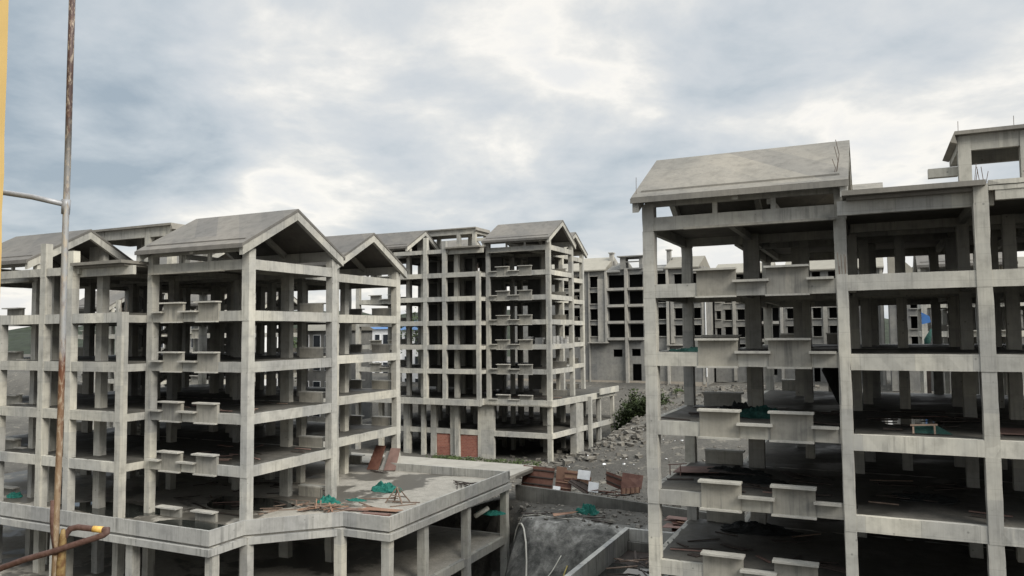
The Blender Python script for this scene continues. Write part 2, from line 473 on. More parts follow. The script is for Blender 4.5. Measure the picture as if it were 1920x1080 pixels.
class MB:
    """collects shapes given in world metres and links them as one mesh object"""

    def __init__(self):
        self.v, self.f = [], []

    def add(self, verts, faces):
        n = len(self.v)
        self.v += [tuple(p) for p in verts]
        self.f += [tuple(i + n for i in f) for f in faces]
        return self

    def box(self, x0, x1, y0, y1, z0, z1):
        x0, x1 = min(x0, x1), max(x0, x1)
        y0, y1 = min(y0, y1), max(y0, y1)
        z0, z1 = min(z0, z1), max(z0, z1)
        return self.add([(x0, y0, z0), (x1, y0, z0), (x1, y1, z0), (x0, y1, z0),
                         (x0, y0, z1), (x1, y0, z1), (x1, y1, z1), (x0, y1, z1)],
                        [(0, 3, 2, 1), (4, 5, 6, 7), (0, 1, 5, 4), (1, 2, 6, 5), (2, 3, 7, 6), (3, 0, 4, 7)])

    def rough(self, x0, x1, y0, y1, z0, z1, r, amp=0.009, step=0.45):
        """a box whose long faces waver a little, like concrete from worn shutters"""
        lo, hi = [min(x0, x1), min(y0, y1), min(z0, z1)], [max(x0, x1), max(y0, y1), max(z0, z1)]
        ax = max(range(3), key=lambda i: hi[i] - lo[i])
        o1, o2 = [i for i in range(3) if i != ax]
        n = max(1, int((hi[ax] - lo[ax]) / step))
        vs = []
        for k in range(n + 1):
            t = lo[ax] + (hi[ax] - lo[ax]) * k / n
            for a, b in ((lo[o1], lo[o2]), (hi[o1], lo[o2]), (hi[o1], hi[o2]), (lo[o1], hi[o2])):
                p = [0, 0, 0]
                p[ax] = t
                j = amp * (2.4 if r.random() < 0.05 else 1.0)
                p[o1] = a + (r.uniform(-amp, amp) if j == amp else (j if a == lo[o1] else -j))
                p[o2] = b + r.uniform(-amp, amp) * 0.7
                vs.append(p)
        fs = [(0, 1, 2, 3), (4 * n + 3, 4 * n + 2, 4 * n + 1, 4 * n)]
        for k in range(n):
            for i in range(4):
                fs.append((4 * k + i, 4 * k + (i + 1) % 4, 4 * k + 4 + (i + 1) % 4, 4 * k + 4 + i))
        return self.add(vs, fs)

    def prism(self, poly, z0, z1):
        """poly: list of (x, y), any winding; z0/z1 scalars"""
        a = sum(poly[i][0] * poly[(i + 1) % len(poly)][1] - poly[(i + 1) % len(poly)][0] * poly[i][1] for i in range(len(poly)))
        if a < 0:
            poly = poly[::-1]
        n = len(poly)
        return self.add([(x, y, z0) for x, y in poly] + [(x, y, z1) for x, y in poly],
                        [tuple(range(n))[::-1], tuple(range(n, 2 * n))] +
                        [(i, (i + 1) % n, n + (i + 1) % n, n + i) for i in range(n)])

    def hull8(self, a, b):
        """two quads (4 points each, same order) joined into a solid"""
        return self.add(list(a) + list(b), [(0, 1, 2, 3), (7, 6, 5, 4), (0, 4, 5, 1), (1, 5, 6, 2), (2, 6, 7, 3), (3, 7, 4, 0)])

    def beam(self, p, q, wd, ht, upv=(0, 0, 1)):
        """bar of section wd x ht from p to q"""
        p, q = Vector(p), Vector(q)
        d = (q - p).normalized()
        s = d.cross(Vector(upv))
        if s.length < 1e-4:
            s = d.cross(Vector((1, 0, 0)))
        s.normalize()
        u = s.cross(d).normalized()
        s, u = s * (wd / 2), u * (ht / 2)
        return self.hull8([p - s - u, p + s - u, p + s + u, p - s + u], [q - s - u, q + s - u, q + s + u, q - s + u])

    def tube(self, pts, r, n=10, cap=True):
        pts = [Vector(p) for p in pts]
        rr = r if isinstance(r, (list, tuple)) else [r] * len(pts)
        rings = []
        prev = None
        for i, p in enumerate(pts):
            d = (pts[min(i + 1, len(pts) - 1)] - pts[max(i - 1, 0)]).normalized()
            if prev is None:
                s = d.cross(Vector((0, 0, 1)))
                if s.length < 0.1:
                    s = d.cross(Vector((1, 0, 0)))
            else:
                s = prev - d * prev.dot(d)
            s.normalize()
            prev = s
            u = d.cross(s)
            rings.append([p + (s * math.cos(2 * math.pi * k / n) + u * math.sin(2 * math.pi * k / n)) * rr[i] for k in range(n)])
        base = len(self.v)
        for ring in rings:
            self.v += [tuple(p) for p in ring]
        for i in range(len(rings) - 1):
            for k in range(n):
                a, b = base + i * n + k, base + i * n + (k + 1) % n
                self.f.append((a, b, b + n, a + n))
        if cap:
            self.f.append(tuple(base + k for k in range(n))[::-1])
            self.f.append(tuple(base + (len(rings) - 1) * n + k for k in range(n)))
        return self

    def build(self, name, mat, parent=None, smooth=False, origin=None):
        if parent is not None:
            chain, o = Vector((0, 0, 0)), parent
            while o is not None:
                chain += o.location
                o = o.parent
        else:
            if origin is None:
                xs = [p[0] for p in self.v]
                ys = [p[1] for p in self.v]
                zs = [p[2] for p in self.v]
                origin = ((min(xs) + max(xs)) / 2, (min(ys) + max(ys)) / 2, min(zs))
            chain = Vector(origin)
        me = bpy.data.meshes.new(name)
        me.from_pydata([(p[0] - chain.x, p[1] - chain.y, p[2] - chain.z) for p in self.v], [], self.f)
        me.update()
        bm = bmesh.new()
        bm.from_mesh(me)
        bmesh.ops.recalc_face_normals(bm, faces=bm.faces)
        bm.to_mesh(me)
        bm.free()
        if smooth:
            for p in me.polygons:
                p.use_smooth = True
        me.materials.append(mat)
        o = bpy.data.objects.new(name, me)
        COL.objects.link(o)
        if parent is None:
            o.location = chain
        else:
            o.parent = parent
        return o


# ------------------------------------------------------------------ ground


def sstep(a, b, x):
    t = max(0.0, min(1.0, (x - a) / (b - a)))
    return t * t * (3 - 2 * t)


def lerp(a, b, t):
    return a + (b - a) * t


def fbm(x, y, s, seed=0.0):
    v = Vector((x * s + seed, y * s - seed, seed * 0.37))
    return noise.noise(v) + 0.5 * noise.noise(v * 2.1) + 0.25 * noise.noise(v * 4.3)


def ground_z(x, y):
    # site level round the far block, and the bank that climbs to the walled blocks behind
    west = lerp(-15.5, -9.3, sstep(106, 124, y))
    east = lerp(-13.4, -9.2, sstep(60, 108, y))
    z = lerp(west, east, sstep(-34.0, -27.0, x - 0.05 * (y - 60)))
    z += 0.5 * fbm(x, y, 0.09, 3.0) * sstep(-34, -28, x) * sstep(56, 64, y)
    z += 0.10 * fbm(x, y, 0.5, 9.0)
    # pit with sprayed concrete sides under and beside the near deck
    if y < 55.4:
        wst = sstep(-22.6, -24.9, x)
        yc = 50.4 + 3.4 * wst + 0.9 * fbm(x, 0, 0.25, 5.0) * (1 - wst)
        t = sstep(yc, lerp(43.5, 51.4, wst), y)
        pz = lerp(-13.15, -18.8, t) + 0.75 * fbm(x, y, 0.22, 1.0) * t + 0.2 * fbm(x, y, 0.8, 2.0)
        # a smooth bulge of gunned concrete beside the pool
        pz += 2.4 * math.exp(-((x + 16.6) / 2.0) ** 2) * t * sstep(36, 46, y)
        if x > -14.0:
            pz = lerp(pz, -13.7, sstep(-14.3, -13.6, x))
        if x < -26.5:
            pz = lerp(pz, -18.8, sstep(-26.5, -29.5, x) if y > 53 else 1.0)
        z = pz if y < 55.0 else lerp(pz, -13.3 if x > -27 else z, (y - 55.0) / 0.4)
    # far country
    z += 3.0 * fbm(x, y, 0.004, 2.0) * sstep(180, 400, math.hypot(x, y))
    return z


def axis(lo, hi, step, far):
    a = []
    v = lo
    while v < hi:
        a.append(v)
        v += step
    a.append(hi)
    s, v, pos = step, hi, []
    while v < far:
        s *= 1.45
        v += s
        pos.append(v)
    s, v, neg = step, lo, []
    while v > -far:
        s *= 1.45
        v -= s
        neg.append(v)
    return neg[::-1] + a + pos


def make_ground():
    xs = axis(-60.0, 12.0, 0.6, 2500.0)
    ys = axis(28.0, 130.0, 0.6, 2500.0)
    nx = len(xs)
    v = [(x, y, ground_z(x, y)) for y in ys for x in xs]
    f, fm = [], []
    for j in range(len(ys) - 1):
        for i in range(nx - 1):
            f.append((j * nx + i, j * nx + i + 1, (j + 1) * nx + i + 1, (j + 1) * nx + i))
            xc, yc = (xs[i] + xs[i + 1]) / 2, (ys[j] + ys[j + 1]) / 2
            fm.append(1 if (yc < 51.5 + 1.5 * fbm(xc, yc, 0.3, 8.0) and -29 < xc < -13.9) else 0)
    me = bpy.data.meshes.new('ground')
    me.from_pydata(v, [], f)
    me.materials.append(M['soil'])
    me.materials.append(M['slope'])
    me.polygons.foreach_set('material_index', fm)
    me.polygons.foreach_set('use_smooth', [True] * len(f))
    me.update()
    o = bpy.data.objects.new('ground', me)
    COL.objects.link(o)
    tag(o, kind='structure')


make_ground()

# ------------------------------------------------------------------ the concrete frame block
H = 3.0         # storey height
WID = 27.65      # width of a block; plan coordinates run x from the gable end, y from the front


class Block:
    def __init__(self, name, X, Y, Z, sx, storeys, label, group, base, seed, xmax=99.0, stairs=True, roof='roofd', walls=(), step_bot=None):
        self.step_bot = step_bot
        self.roofm, self.walls = roof, walls
        self.stairs = stairs
        self.X, self.Y, self.Z, self.sx, self.n = X, Y, Z, sx, storeys
        self.root = empty(name, (X, Y, base), label, 'building', group)
        self.base = base
        self.r = random.Random(seed)
        self.xmax = xmax

    def x(self, v):
        return self.X + self.sx * v

    def box(self, mb, x0, x1, y0, y1, z0, z1):
        return mb.box(self.x(x0), self.x(x1), self.Y + y0, self.Y + y1, self.Z + z0, self.Z + z1)

    def poly(self, pts):
        return [(self.x(a), self.Y + b) for a, b in pts]

    def pt(self, a, b, c):
        return (self.x(a), self.Y + b, self.Z + c)

    # -- columns: one mesh per column, its lifts slightly out of line with each other
    def column(self, x0, x1, y0, y1, ztop, zbot=None, rebar=False):
        if min(x0, x1) > self.xmax:
            return
        mb = MB()
        zb = self.base - self.Z - 0.3 if zbot is None else zbot
        z = ztop
        lv = [ztop]
        k = math.floor((ztop - 0.05) / H) * H - 0.6
        while k > zb + 0.4:
            if k < ztop - 0.5:
                lv.append(k)
            k -= H
        lv.append(zb)
        for a, b in zip(lv, lv[1:]):
            d = [self.r.uniform(-0.018, 0.018) for _ in range(4)]
            mb.rough(self.x(x0 + d[0]), self.x(x1 + d[1]), self.Y + y0 + d[2], self.Y + y1 + d[3], self.Z + b, self.Z + a, self.r)
        o = mb.build('column', M['frame'], self.root)
        if rebar:
            rb = MB()
            for px, py in ((x0 + .08, y0 + .08), (x1 - .08, y0 + .08), (x1 - .08, y1 - .08), (x0 + .08, y1 - .08), ((x0 + x1) / 2, y0 + .08)):
                h = self.r.uniform(0.35, 0.95)
                p = Vector(self.pt(px, py, ztop - 0.05))
                q = p + Vector((self.r.uniform(-.12, .12), self.r.uniform(-.12, .12), h))
                rb.tube([p, q], 0.012, 5)
            rb.build('rebar', M['rebar'], o)
        return o

    def fbeam(self, slab, x0, x1, y0, y1, ztop, dep, name='beam', mat='frame'):
        if min(x0, x1) > self.xmax:
            return
        mb = MB()
        j = self.r.uniform(-0.008, 0.008)
        mb.rough(self.x(x0), self.x(x1), self.Y + y0 + j, self.Y + y1 + j, self.Z + ztop - dep, self.Z + ztop, self.r, 0.008)
        return mb.build(name, M[mat], slab)

    PLAN = [(0.1, 0.1), (8.45, 0.1), (8.45, -1.6), (20.6, -1.6), (20.6, 0.1), (27.55, 0.1), (27.55, 8.0), (24.85, 8.0),
            (24.85, 19.7), (2.8, 19.7), (2.8, 8.0), (0.1, 8.0)]

    def floor(self, z, roof=False, edges=True):
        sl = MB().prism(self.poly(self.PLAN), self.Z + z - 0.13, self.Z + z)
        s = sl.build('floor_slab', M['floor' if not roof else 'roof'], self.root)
        e = z + 0.004
        fb = self.fbeam
        fb(s, 0.3, 8.35, 0.03, 0.28, e, 0.60)                      # front, gable bay
        fb(s, 19.2, 27.4, 0.03, 0.28, e, 0.60)
        if not roof:
            fb(s, 8.42, 8.67, -1.45, 0.35, e - 0.14, 0.46)        # return of the stepped bay
            fb(s, 8.41, 20.6, -1.72, -1.47, e, 0.60)
            fb(s, 20.35, 20.60, -1.45, 0.35, e - 0.14, 0.46)
        else:
            fb(s, 8.1, 13.3, -1.30, -1.05, e - 0.10, 0.55)
            fb(s, 13.3, 20.6, -1.68, -1.43, e - 0.02, 0.50)
            if not self.stairs:
                fb(s, 13.1, 20.6, -1.74, -1.50, z + 0.20, 0.17)
                fb(s, 13.1, 20.6, -1.70, -1.44, z + 0.0, 0.16)
            lip = MB()
            self.box(lip, 8.3, 13.0, -1.95, 0.0, z + 0.012, z + 0.20)
            lip.build('roof_edge', M['roof'], s)
        fb(s, 0.03, 0.28, 0.3, 8.05, e - 0.001, 0.60)             # gable end
        fb(s, 27.37, 27.62, 0.3, 8.05, e - 0.001, 0.60)
        fb(s, 0.35, 27.3, 7.62, 7.87, e - 0.003, 0.56)
        fb(s, 2.72, 2.97, 8.1, 19.6, e - 0.001, 0.60)
        fb(s, 24.68, 24.93, 8.1, 19.6, e - 0.001, 0.60)
        fb(s, 2.9, 24.75, 19.45, 19.70, e, 0.60)
        zi = z - 0.05
        for xi in (3.62, 8.15, 12.9, 15.9, 19.4, 24.0):
            fb(s, xi - 0.12, xi + 0.12, 0.2 if xi < 8.4 or xi > 18 else -1.5, 19.5, zi, 0.40 + 0.01 * (xi % 3))
        fb(s, 2.9, 24.75, 11.3, 11.55, zi - 0.01, 0.45)
        fb(s, 8.4, 18.5, 5.8, 6.05, zi - 0.015, 0.46)
        return s

    def ledges(self, z, floor_only=False, lower=True):
        """upstand panels with cantilevered shelves for air conditioners, front and rear"""
        def panel(a, b, yf, out, zb, zt):
            if min(a, b) > self.xmax:
                return
            j = self.r.uniform(-0.03, 0.03)
            mb = MB()
            y0, y1 = (yf - 0.045, yf + 0.14) if out < 0 else (yf - 0.14, yf + 0.045)
            self.box(mb, a, b, y0, y1, zb, zt - 0.005)
            p = mb.build('ledge_panel', M['ledge'], self.root)
            t = MB()
            yo = yf + out * (0.38 + self.r.uniform(-.05, .04))
            self.box(t, a - 0.05 + j, b + 0.06 + j, yo, y1 if out < 0 else y0, zt, zt + 0.085)
            t.build('top_shelf', M['shelf'], p)
            if zb < z - 0.3:
                t = MB()
                self.box(t, a - 0.04, b + 0.03, yf + out * 0.24, y0 if out < 0 else y1, zb - 0.03, zb + 0.045)
                t.build('bottom_shelf', M['shelf'], p)

        def low(a, b, yf, out):
            if min(a, b) > self.xmax:
                return
            mb = MB()
            self.box(mb, a, b, yf + out * (0.36 + self.r.uniform(-.04, .04)), yf + 0.02 * out, z - 0.03, z + 0.07)
            mb.build('ledge_plate', M['shelf'], self.root)

        for fl in (False, True):
            fx = (lambda a, b: (a, b)) if not fl else (lambda a, b: (WID - b, WID - a))
            zb = z - 0.62 if not floor_only else z
            panel(*fx(2.35, 4.0), 0.03, -1, zb, z + 0.52)
            panel(*fx(5.25, 6.9), 0.03, -1, zb, z + 0.52)
            if not floor_only:
                low(*fx(3.92, 5.36), 0.03, -1)
                low(*fx(6.84, 7.86), 0.03, -1)
            # rear ones seen through the frame
            panel(*fx(1.0, 2.9), 7.87, 1, z - 0.4 if not floor_only else z, z + 0.62)
            panel(*fx(3.7, 5.4), 19.68, 1, z - 0.4 if not floor_only else z, z + 0.62)
            panel(*fx(6.5, 8.0), 19.68, 1, z - 0.4 if not floor_only else z, z + 0.62)

    def gable(self, x0, x1, y0, y1, flip, postx=(3.2, 5.6), colx=(), end_detail=True):
        """pitched slab roof: ridge along x from x0 to x1, eaves at y0 and y1"""
        if flip:
            x0, x1 = WID - x1, WID - x0
        EV, AP = 0.84, 3.44
        ym = (y0 + y1) / 2
        th = 0.15
        k = (AP - EV) / (ym - y0)
        mb = MB()
        sec = [(y0, EV), (ym, AP), (y1, EV), (y1, EV - th), (ym, AP - th * 1.15), (y0, EV - th)]
        A = [self.pt(x0 - 0.28, a, b) for a, b in sec]
        B = [self.pt(x1 + 0.28, a, b) for a, b in sec]
        mb.add(A + B, [(0, 1, 4, 5), (1, 2, 3, 4), (11, 10, 7, 6), (10, 9, 8, 7)] +
               [(i, 6 + i, 6 + (i + 1) % 6, (i + 1) % 6) for i in range(6)])
        rf = mb.build('roof', M[self.roofm], self.root)
        # eaves lip
        for ye, s_ in ((y0, -1), (y1, 1)):
            lp = MB()
            self.box(lp, x0 - 0.30, x1 + 0.30, ye, ye + s_ * 0.07, EV - th - 0.12, EV - 0.05)
            lp.build('eave_lip', M[self.roofm], rf)
            rl = MB()
            a = self.pt(x0 + 0.05, ye - s_ * 0.55, EV + 0.55 * k - 0.02)
            b = self.pt(x1 - 0.05, ye - s_ * 0.55, EV + 0.55 * k - 0.02)
            rl.beam(a, b, 0.10, 0.14)
            rl.build('roof_rib', M[self.roofm], rf)
        # sloping beams under the slab: at both ends and in the middle
        def rake(xc, wd, dep, ins):
            for side in (0, 1):
                ya = y0 + ins if side == 0 else y1 - ins
                za = EV + k * ins - th
                q = MB()
                pts = []
                for xx in (xc - wd / 2, xc + wd / 2):
                    pts.append([self.pt(xx, ya, za - 0.01), self.pt(xx, ya, za - dep), self.pt(xx, ym, AP - th - dep), self.pt(xx, ym, AP - th - 0.01)])
                q.hull8(pts[0], pts[1])
                q.build('rake_beam', M['frame'], rf)
        rake(x0 - 0.10, 0.28, 0.56, 0.06)
        rake(x1 + 0.10, 0.28, 0.56, 0.06)
        rake((x0 + x1) / 2, 0.25, 0.42, 0.3)
        # eaves beams and stub posts standing on the roof slab
        for ye in (y0 + 0.78, y1 - 0.98):
            e = MB()
            self.box(e, x0 + 0.12, x1 - 0.12, ye, ye + 0.2, 0.47, EV + 0.78 * k - th - 0.02)
            e.build('eave_beam', M['frame'], rf)
            for pxx in postx:
                pp = WID - pxx if flip else pxx
                e = MB()
                self.box(e, pp - 0.1, pp + 0.1, ye + 0.02, ye + 0.18, -0.02, 0.5)
                e.build('stub_post', M['frame'], rf)
        # tie across the gable at wall-head height further in
        tb = MB()
        self.box(tb, (x0 + x1) / 2 + 1.2, (x0 + x1) / 2 + 1.4, y0 + 1.0, y1 - 1.0, 0.25, 0.55)
        tb.build('tie_beam', M['frame'], rf)
        return rf

    def stairhead(self, x0=12.5, x1=21.5, y0=5.4, y1=9.0):
        z1 = 3.62
        c = MB()
        self.box(c, x0 - 0.10, x1 + 0.25, y0 - 0.3, y1 + 0.3, z1 - 0.16, z1)
        hd = c.build('stair_house', M['roof'], self.root)
        for a, b in (((x0 - 0.02, y0), (x1, y0 + 0.25)), ((x0 - 0.02, y1 - 0.25), (x1, y1)),
                     ((x0, y0 + 0.25), (x0 + 0.25, y1 - 0.25)), ((x1 - 0.25, y0 + 0.25), (x1, y1 - 0.25))):
            m = MB()
            self.box(m, a[0], b[0], a[1], b[1], z1 - 0.85, z1 - 0.165)
            m.build('head_beam', M['frame'], hd)
        for cx in (x0 + 0.28, x0 + 2.6, x1 - 1.5):
            for cy in ((y0 - 0.04, y1 - 0.4) if self.stairs or cx > x1 - 2 else (y0 - 0.04,)):
                m = MB()
                self.box(m, cx - 0.26, cx + 0.24, cy, cy + 0.44, -0.05, z1 - 0.20)
                m.build('head_column', M['frame'], hd)
        # hipped lip and stub beam at the open end
        m = MB()
        m.hull8([self.pt(x0 - 0.102, y0 - 0.3, z1 - 0.002), self.pt(x0 - 0.102, y1 + 0.3, z1 - 0.002), self.pt(x0 - 0.102, y1 + 0.3, z1 - 0.16), self.pt(x0 - 0.102, y0 - 0.3, z1 - 0.16)],
                [self.pt(x0 - 0.30, y0 - 0.3, z1 - 0.46), self.pt(x0 - 0.30, y1 + 0.3, z1 - 0.46), self.pt(x0 - 0.02, y1 + 0.3, z1 - 0.56), self.pt(x0 - 0.02, y0 - 0.3, z1 - 0.56)])
        m.build('sloping_lip', M['roof'], hd)
        m = MB()
        self.box(m, x0 - 1.15, x0 + 0.02, y0 + 0.3, y0 + 0.7, 1.75, 2.15)
        m.build('stub_beam', M['frame'], hd)
        m = MB()
        self.box(m, x1 - 1.1, x1 - 0.02, y0 + 0.05, y0 + 0.2, -0.02, z1 - 0.87)
        m.build('end_wall', M['frame'], hd)

    def stair(self, z, xs=18.6):
        m = MB()
        n = 9
        for fl in (0, 1):
            xa = xs + fl * 1.35
            ya, yb = (7.9, 10.6) if fl == 0 else (10.6, 7.9)
            za, zb = z + fl * H / 2, z + (fl + 1) * H / 2
            m.hull8([self.pt(xa, ya, za - 0.16), self.pt(xa + 1.25, ya, za - 0.16), self.pt(xa + 1.25, ya, za), self.pt(xa, ya, za)],
                    [self.pt(xa, yb, zb - 0.16), self.pt(xa + 1.25, yb, zb - 0.16), self.pt(xa + 1.25, yb, zb), self.pt(xa, yb, zb)])
            for i in range(n):
                y0 = lerp(ya, yb, (i + 0.06) / n)
                y1 = lerp(ya, yb, (i + 0.97) / n)
                zz = lerp(za, zb, (i + 1) / n)
                self.box(m, xa + 0.03, xa + 1.22, y0, y1, zz - 0.22, zz)
        self.box(m, xs, xs + 2.6, 10.6, 11.25, z + H / 2 - 0.15, z + H / 2)
        m.build('staircase', M['frame'], self.root)

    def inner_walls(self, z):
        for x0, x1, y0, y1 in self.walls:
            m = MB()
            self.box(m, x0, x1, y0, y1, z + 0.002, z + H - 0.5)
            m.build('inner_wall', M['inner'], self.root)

    def frame(self, low_z=None, end_front=True):
        """columns of the plan, from roof level down"""
        c = self.column
        for fl in (False, True):
            f = (lambda a, b: (a, b)) if not fl else (lambda a, b: (WID - b, WID - a))
            c(*f(0.0, 0.52), 0.0, 0.52, 0.62)
            c(*f(0.0, 0.52), 7.55, 8.1, 0.62)
            c(*f(2.70, 3.20), 11.25, 11.75, 0.62)
            c(*f(2.70, 3.20), 19.2, 19.75, 0.62)
            c(*f(7.92, 8.38), 0.0, 0.5, 0.62)
            c(*f(3.30, 4.05), 7.15, 7.58, -0.1)
            c(*f(8.15, 8.62), 7.4, 7.95, -0.1)
            c(*f(8.62, 9.10), 11.2, 11.7, -0.1)
            c(*f(7.6, 8.1), 19.2, 19.7, 0.62)
            c(*f(12.7, 13.2), 5.7, 6.2, -0.1)
            c(*f(12.7, 13.2), 11.2, 11.7, -0.1)
            c(*f(12.4, 12.9), 19.2, 19.7, -0.05)
            c(*f(4.9, 5.4), 15.3, 15.8, -0.1)
            c(*f(9.0, 9.5), 15.3, 15.8, -0.1)
            c(*f(10.3, 10.75), 9.2, 9.7, -0.1)
            c(*f(5.7, 6.15), 11.2, 11.7, -0.1)
        sb = self.step_bot
        c(*((8.38, 8.83) if self.stairs else (8.04, 8.41)), -1.75, -1.27, -2.96, sb, rebar=True)
        c(20.15, 20.65, -1.75, -1.27, -2.96, sb)
        c(*((13.0, 13.5) if self.stairs else (12.62, 13.1)), -1.75, -1.27, 1.0 if self.stairs else 0.08, sb, rebar=not self.stairs)
        c(15.68, 16.2, -1.75, -1.27, 1.6, sb)
        if self.stairs:
            c(12.05, 12.6, -0.35, 0.15, -0.1)
        c(16.9, 17.4, -0.35, 0.15, -0.1)
        c(13.6, 14.1, 15.3, 15.8, -0.1)

    def build(self, ledges=True):
        self.frame()
        self.floor(0.0, roof=True)
        for i in range(1, self.n):
            self.floor(-H * i)
            if ledges:
                self.ledges(-H * i)
        # long shelf under the top beam of the gable bay
        for fl in (False, True):
            a, b = (1.9, 8.0) if not fl else (WID - 8.0, WID - 1.9)
            if a < self.xmax:
                m = MB()
                self.box(m, a, b, -0.30, 0.03, -0.66, -0.56)
                m.build('long_shelf', M['ledge'], self.root)
        for fl in (False, True):
            if fl and WID - 8.5 > self.xmax:
                continue
            self.gable(0.0, 8.25, -0.78, 8.5, fl)
            self.gable(2.62, 9.7 if not fl else 9.7, 10.85, 20.35, fl, postx=(5.0, 7.4))
        self.stairhead(*((12.85,) if not self.stairs else ()))
        for i in range(1, self.n + 1):
            self.inner_walls(-H * i)
            if self.stairs:
                self.stair(-H * i)


# ------------------------------------------------------------------ near left block and its deck


def offset_line(pts, d):
    """offset an open polyline sideways by d (left of travel positive)"""
    out = []
    n = len(pts)
    for i in range(n):
        p = Vector(pts[i])
        dirs = []
        if i > 0:
            dirs.append((p - Vector(pts[i - 1])).normalized())
        if i < n - 1:
            dirs.append((Vector(pts[i + 1]) - p).normalized())
        ns = [Vector((-v.y, v.x)) for v in dirs]
        m = sum(ns, Vector((0, 0))).normalized()
        out.append(tuple(p + m * (d / max(0.35, m.dot(ns[0])))))
    return out


def wall_run(pts, d0, d1, z0, z1):
    """one solid wall following a polyline, between two sideways offsets"""
    a, b = offset_line(pts, d0), offset_line(pts, d1)
    mb = MB()
    n = len(pts)
    mb.add([(*p, z0) for p in a] + [(*p, z0) for p in b] + [(*p, z1) for p in a] + [(*p, z1) for p in b],
           [f for i in range(n - 1) for f in ((i, i + 1, 2 * n + i + 1, 2 * n + i), (n + i + 1, n + i, 3 * n + i, 3 * n + i + 1),
                                              (2 * n + i, 2 * n + i + 1, 3 * n + i + 1, 3 * n + i), (i + 1, i, n + i, n + i + 1))]
           + [(0, 2 * n, 3 * n, n), (n - 1, 2 * n - 1, 4 * n - 1, 3 * n - 1)])
    return mb


GRP = 'unfinished gabled concrete frame blocks'
LB = Block('unfinished_building', -32.65, 33.45, 4.4, -1.0, 5,
           'bare concrete frame block on the left, standing on a walled deck', GRP, -19.0, 3, xmax=30,
           walls=((17.2, 18.5, 7.9, 8.05), (22.8, 24.5, 11.3, 11.45)))
LB.build()

ZD = -10.9
line = [(-63.0, 29.9), (-31.75, 29.9), (-31.75, 32.35), (-27.95, 36.15), (-24.75, 36.15), (-24.75, 51.75)]
inner = offset_line(line, 0.12)
deck = MB().prism(inner + [(-24.9, 57.2), (-63.0, 57.2)], ZD - 0.22, ZD).build('deck_slab', M['deck'], LB.root)
wall_run(line, 0.0, 0.14, ZD - 0.13, ZD + 0.66).build('parapet', M['parapet'], deck)
wall_run([(-24.75, 51.60), (-35.2, 51.60)], -0.07, 0.07, ZD - 0.02, ZD + 0.60).build('rear_parapet', M['parapet'], deck)
wall_run(line, 0.16, 0.40, ZD - 0.60, ZD - 0.12).build('edge_beam', M['parapet'], deck)
wall_run(line, -0.14, 0.42, ZD - 0.64, ZD - 0.27).build('edge_ledge', M['parapet'], deck)
MB().prism([(-62.9, 53.0), (-35.8, 53.0), (-35.8, 51.75), (-24.95, 51.75), (-24.95, 57.1), (-62.9, 57.1)], ZD + 0.004, ZD + 0.16).build('raised_walk', M['walk'], deck)
LB.ledges(ZD - LB.Z + 0.001, floor_only=True)
# lower floor with its edge beam
lo = MB().prism([(-62.9, 30.4), (-32.2, 30.4), (-32.2, 32.6), (-28.4, 36.4), (-25.2, 36.4), (-25.2, 51.9), (-62.9, 51.9)], -15.12, -14.95).build('lower_slab', M['deck'], LB.root)
MB().box(-25.25, -24.98, 36.6, 51.9, -15.5, -14.946).build('edge_beam', M['frame'], lo)
MB().box(-62.9, -25.3, 51.65, 51.92, -15.5, -14.946).build('edge_beam', M['frame'], lo)
for cx, cy in ((-51.3, 28.95 + 1.4), (-44.6, 30.35), (-38.0, 30.35), (-31.95, 30.35), (-31.75, 32.6), (-28.05, 36.05), (-25.1, 36.45), (-25.1, 40.2), (-25.1, 45.6), (-25.1, 51.5)):
    LB.column(-(cx + 32.65) - 0.26, -(cx + 32.65) + 0.26, cy - 33.45 - 0.24, cy - 33.45 + 0.24, ZD - 0.23 - LB.Z)
for xx in (-28.6, -33.0, -38.2, -44.6, -51.3):
    b = MB().box(xx - 0.15, xx + 0.15, 36.6 if xx > -31 else 33, 51.5, ZD - 0.75, ZD - 0.225).build('deck_beam', M['frame'], deck)
for yy in (40.2, 45.6):
    MB().box(-62, -25.3, yy - 0.14, yy + 0.14, ZD - 0.72, ZD - 0.226).build('deck_beam', M['frame'], deck)

# ------------------------------------------------------------------ far block in the middle
MBk = Block('unfinished_building', -34.95, 84.65, 10.5, -1.03, 6,
            'bare concrete frame block in the middle distance, red brick infill at its foot', GRP, -15.6, 5, step_bot=-19.5,
            walls=((9.2, 11.9, 6.1, 6.25), (13.3, 15.2, 6.4, 6.55), (16.4, 18.4, 7.9, 8.05), (18.8, 21.5, 7.95, 8.1), (19.0, 24.0, 11.6, 11.75), (4.6, 6.2, 7.95, 8.1)))
MBk.build()
zd = -8.2 - MBk.Z


def wpoly(pts):
    return [(x, y) for x, y in pts]


pd = [(-63.5, 82.9), (-43.9, 82.9), (-43.9, 84.55), (-34.85, 84.55), (-33.1, 103.4), (-33.1, 107.5), (-63.5, 107.5)]
d2 = MB().prism(pd, -8.42, -8.2).build('deck_slab', M['floor'], MBk.root)
wall_run([(-63.5, 82.8), (-43.8, 82.8), (-43.8, 84.45), (-34.8, 84.45), (-33.0, 103.4)], 0.0, 0.3, -8.95, -8.19).build('edge_beam', M['frame'], d2)
MB().prism([(-34.7, 84.3), (-34.72, 84.1), (-43.5, 84.1), (-43.5, 84.43), (-34.8, 84.43)], -8.9, -8.75).build('edge_lip', M['ledge'], d2)
MB().hull8([(-33.0, 97, -8.4), (-33.0, 97, -7.6), (-33.15, 97, -7.6), (-33.15, 97, -8.4)], [(-32.55, 103.6, -8.4), (-32.55, 103.6, -7.6), (-32.7, 103.6, -7.6), (-32.7, 103.6, -8.4)]).build('deck_parapet', M['frame'], d2)
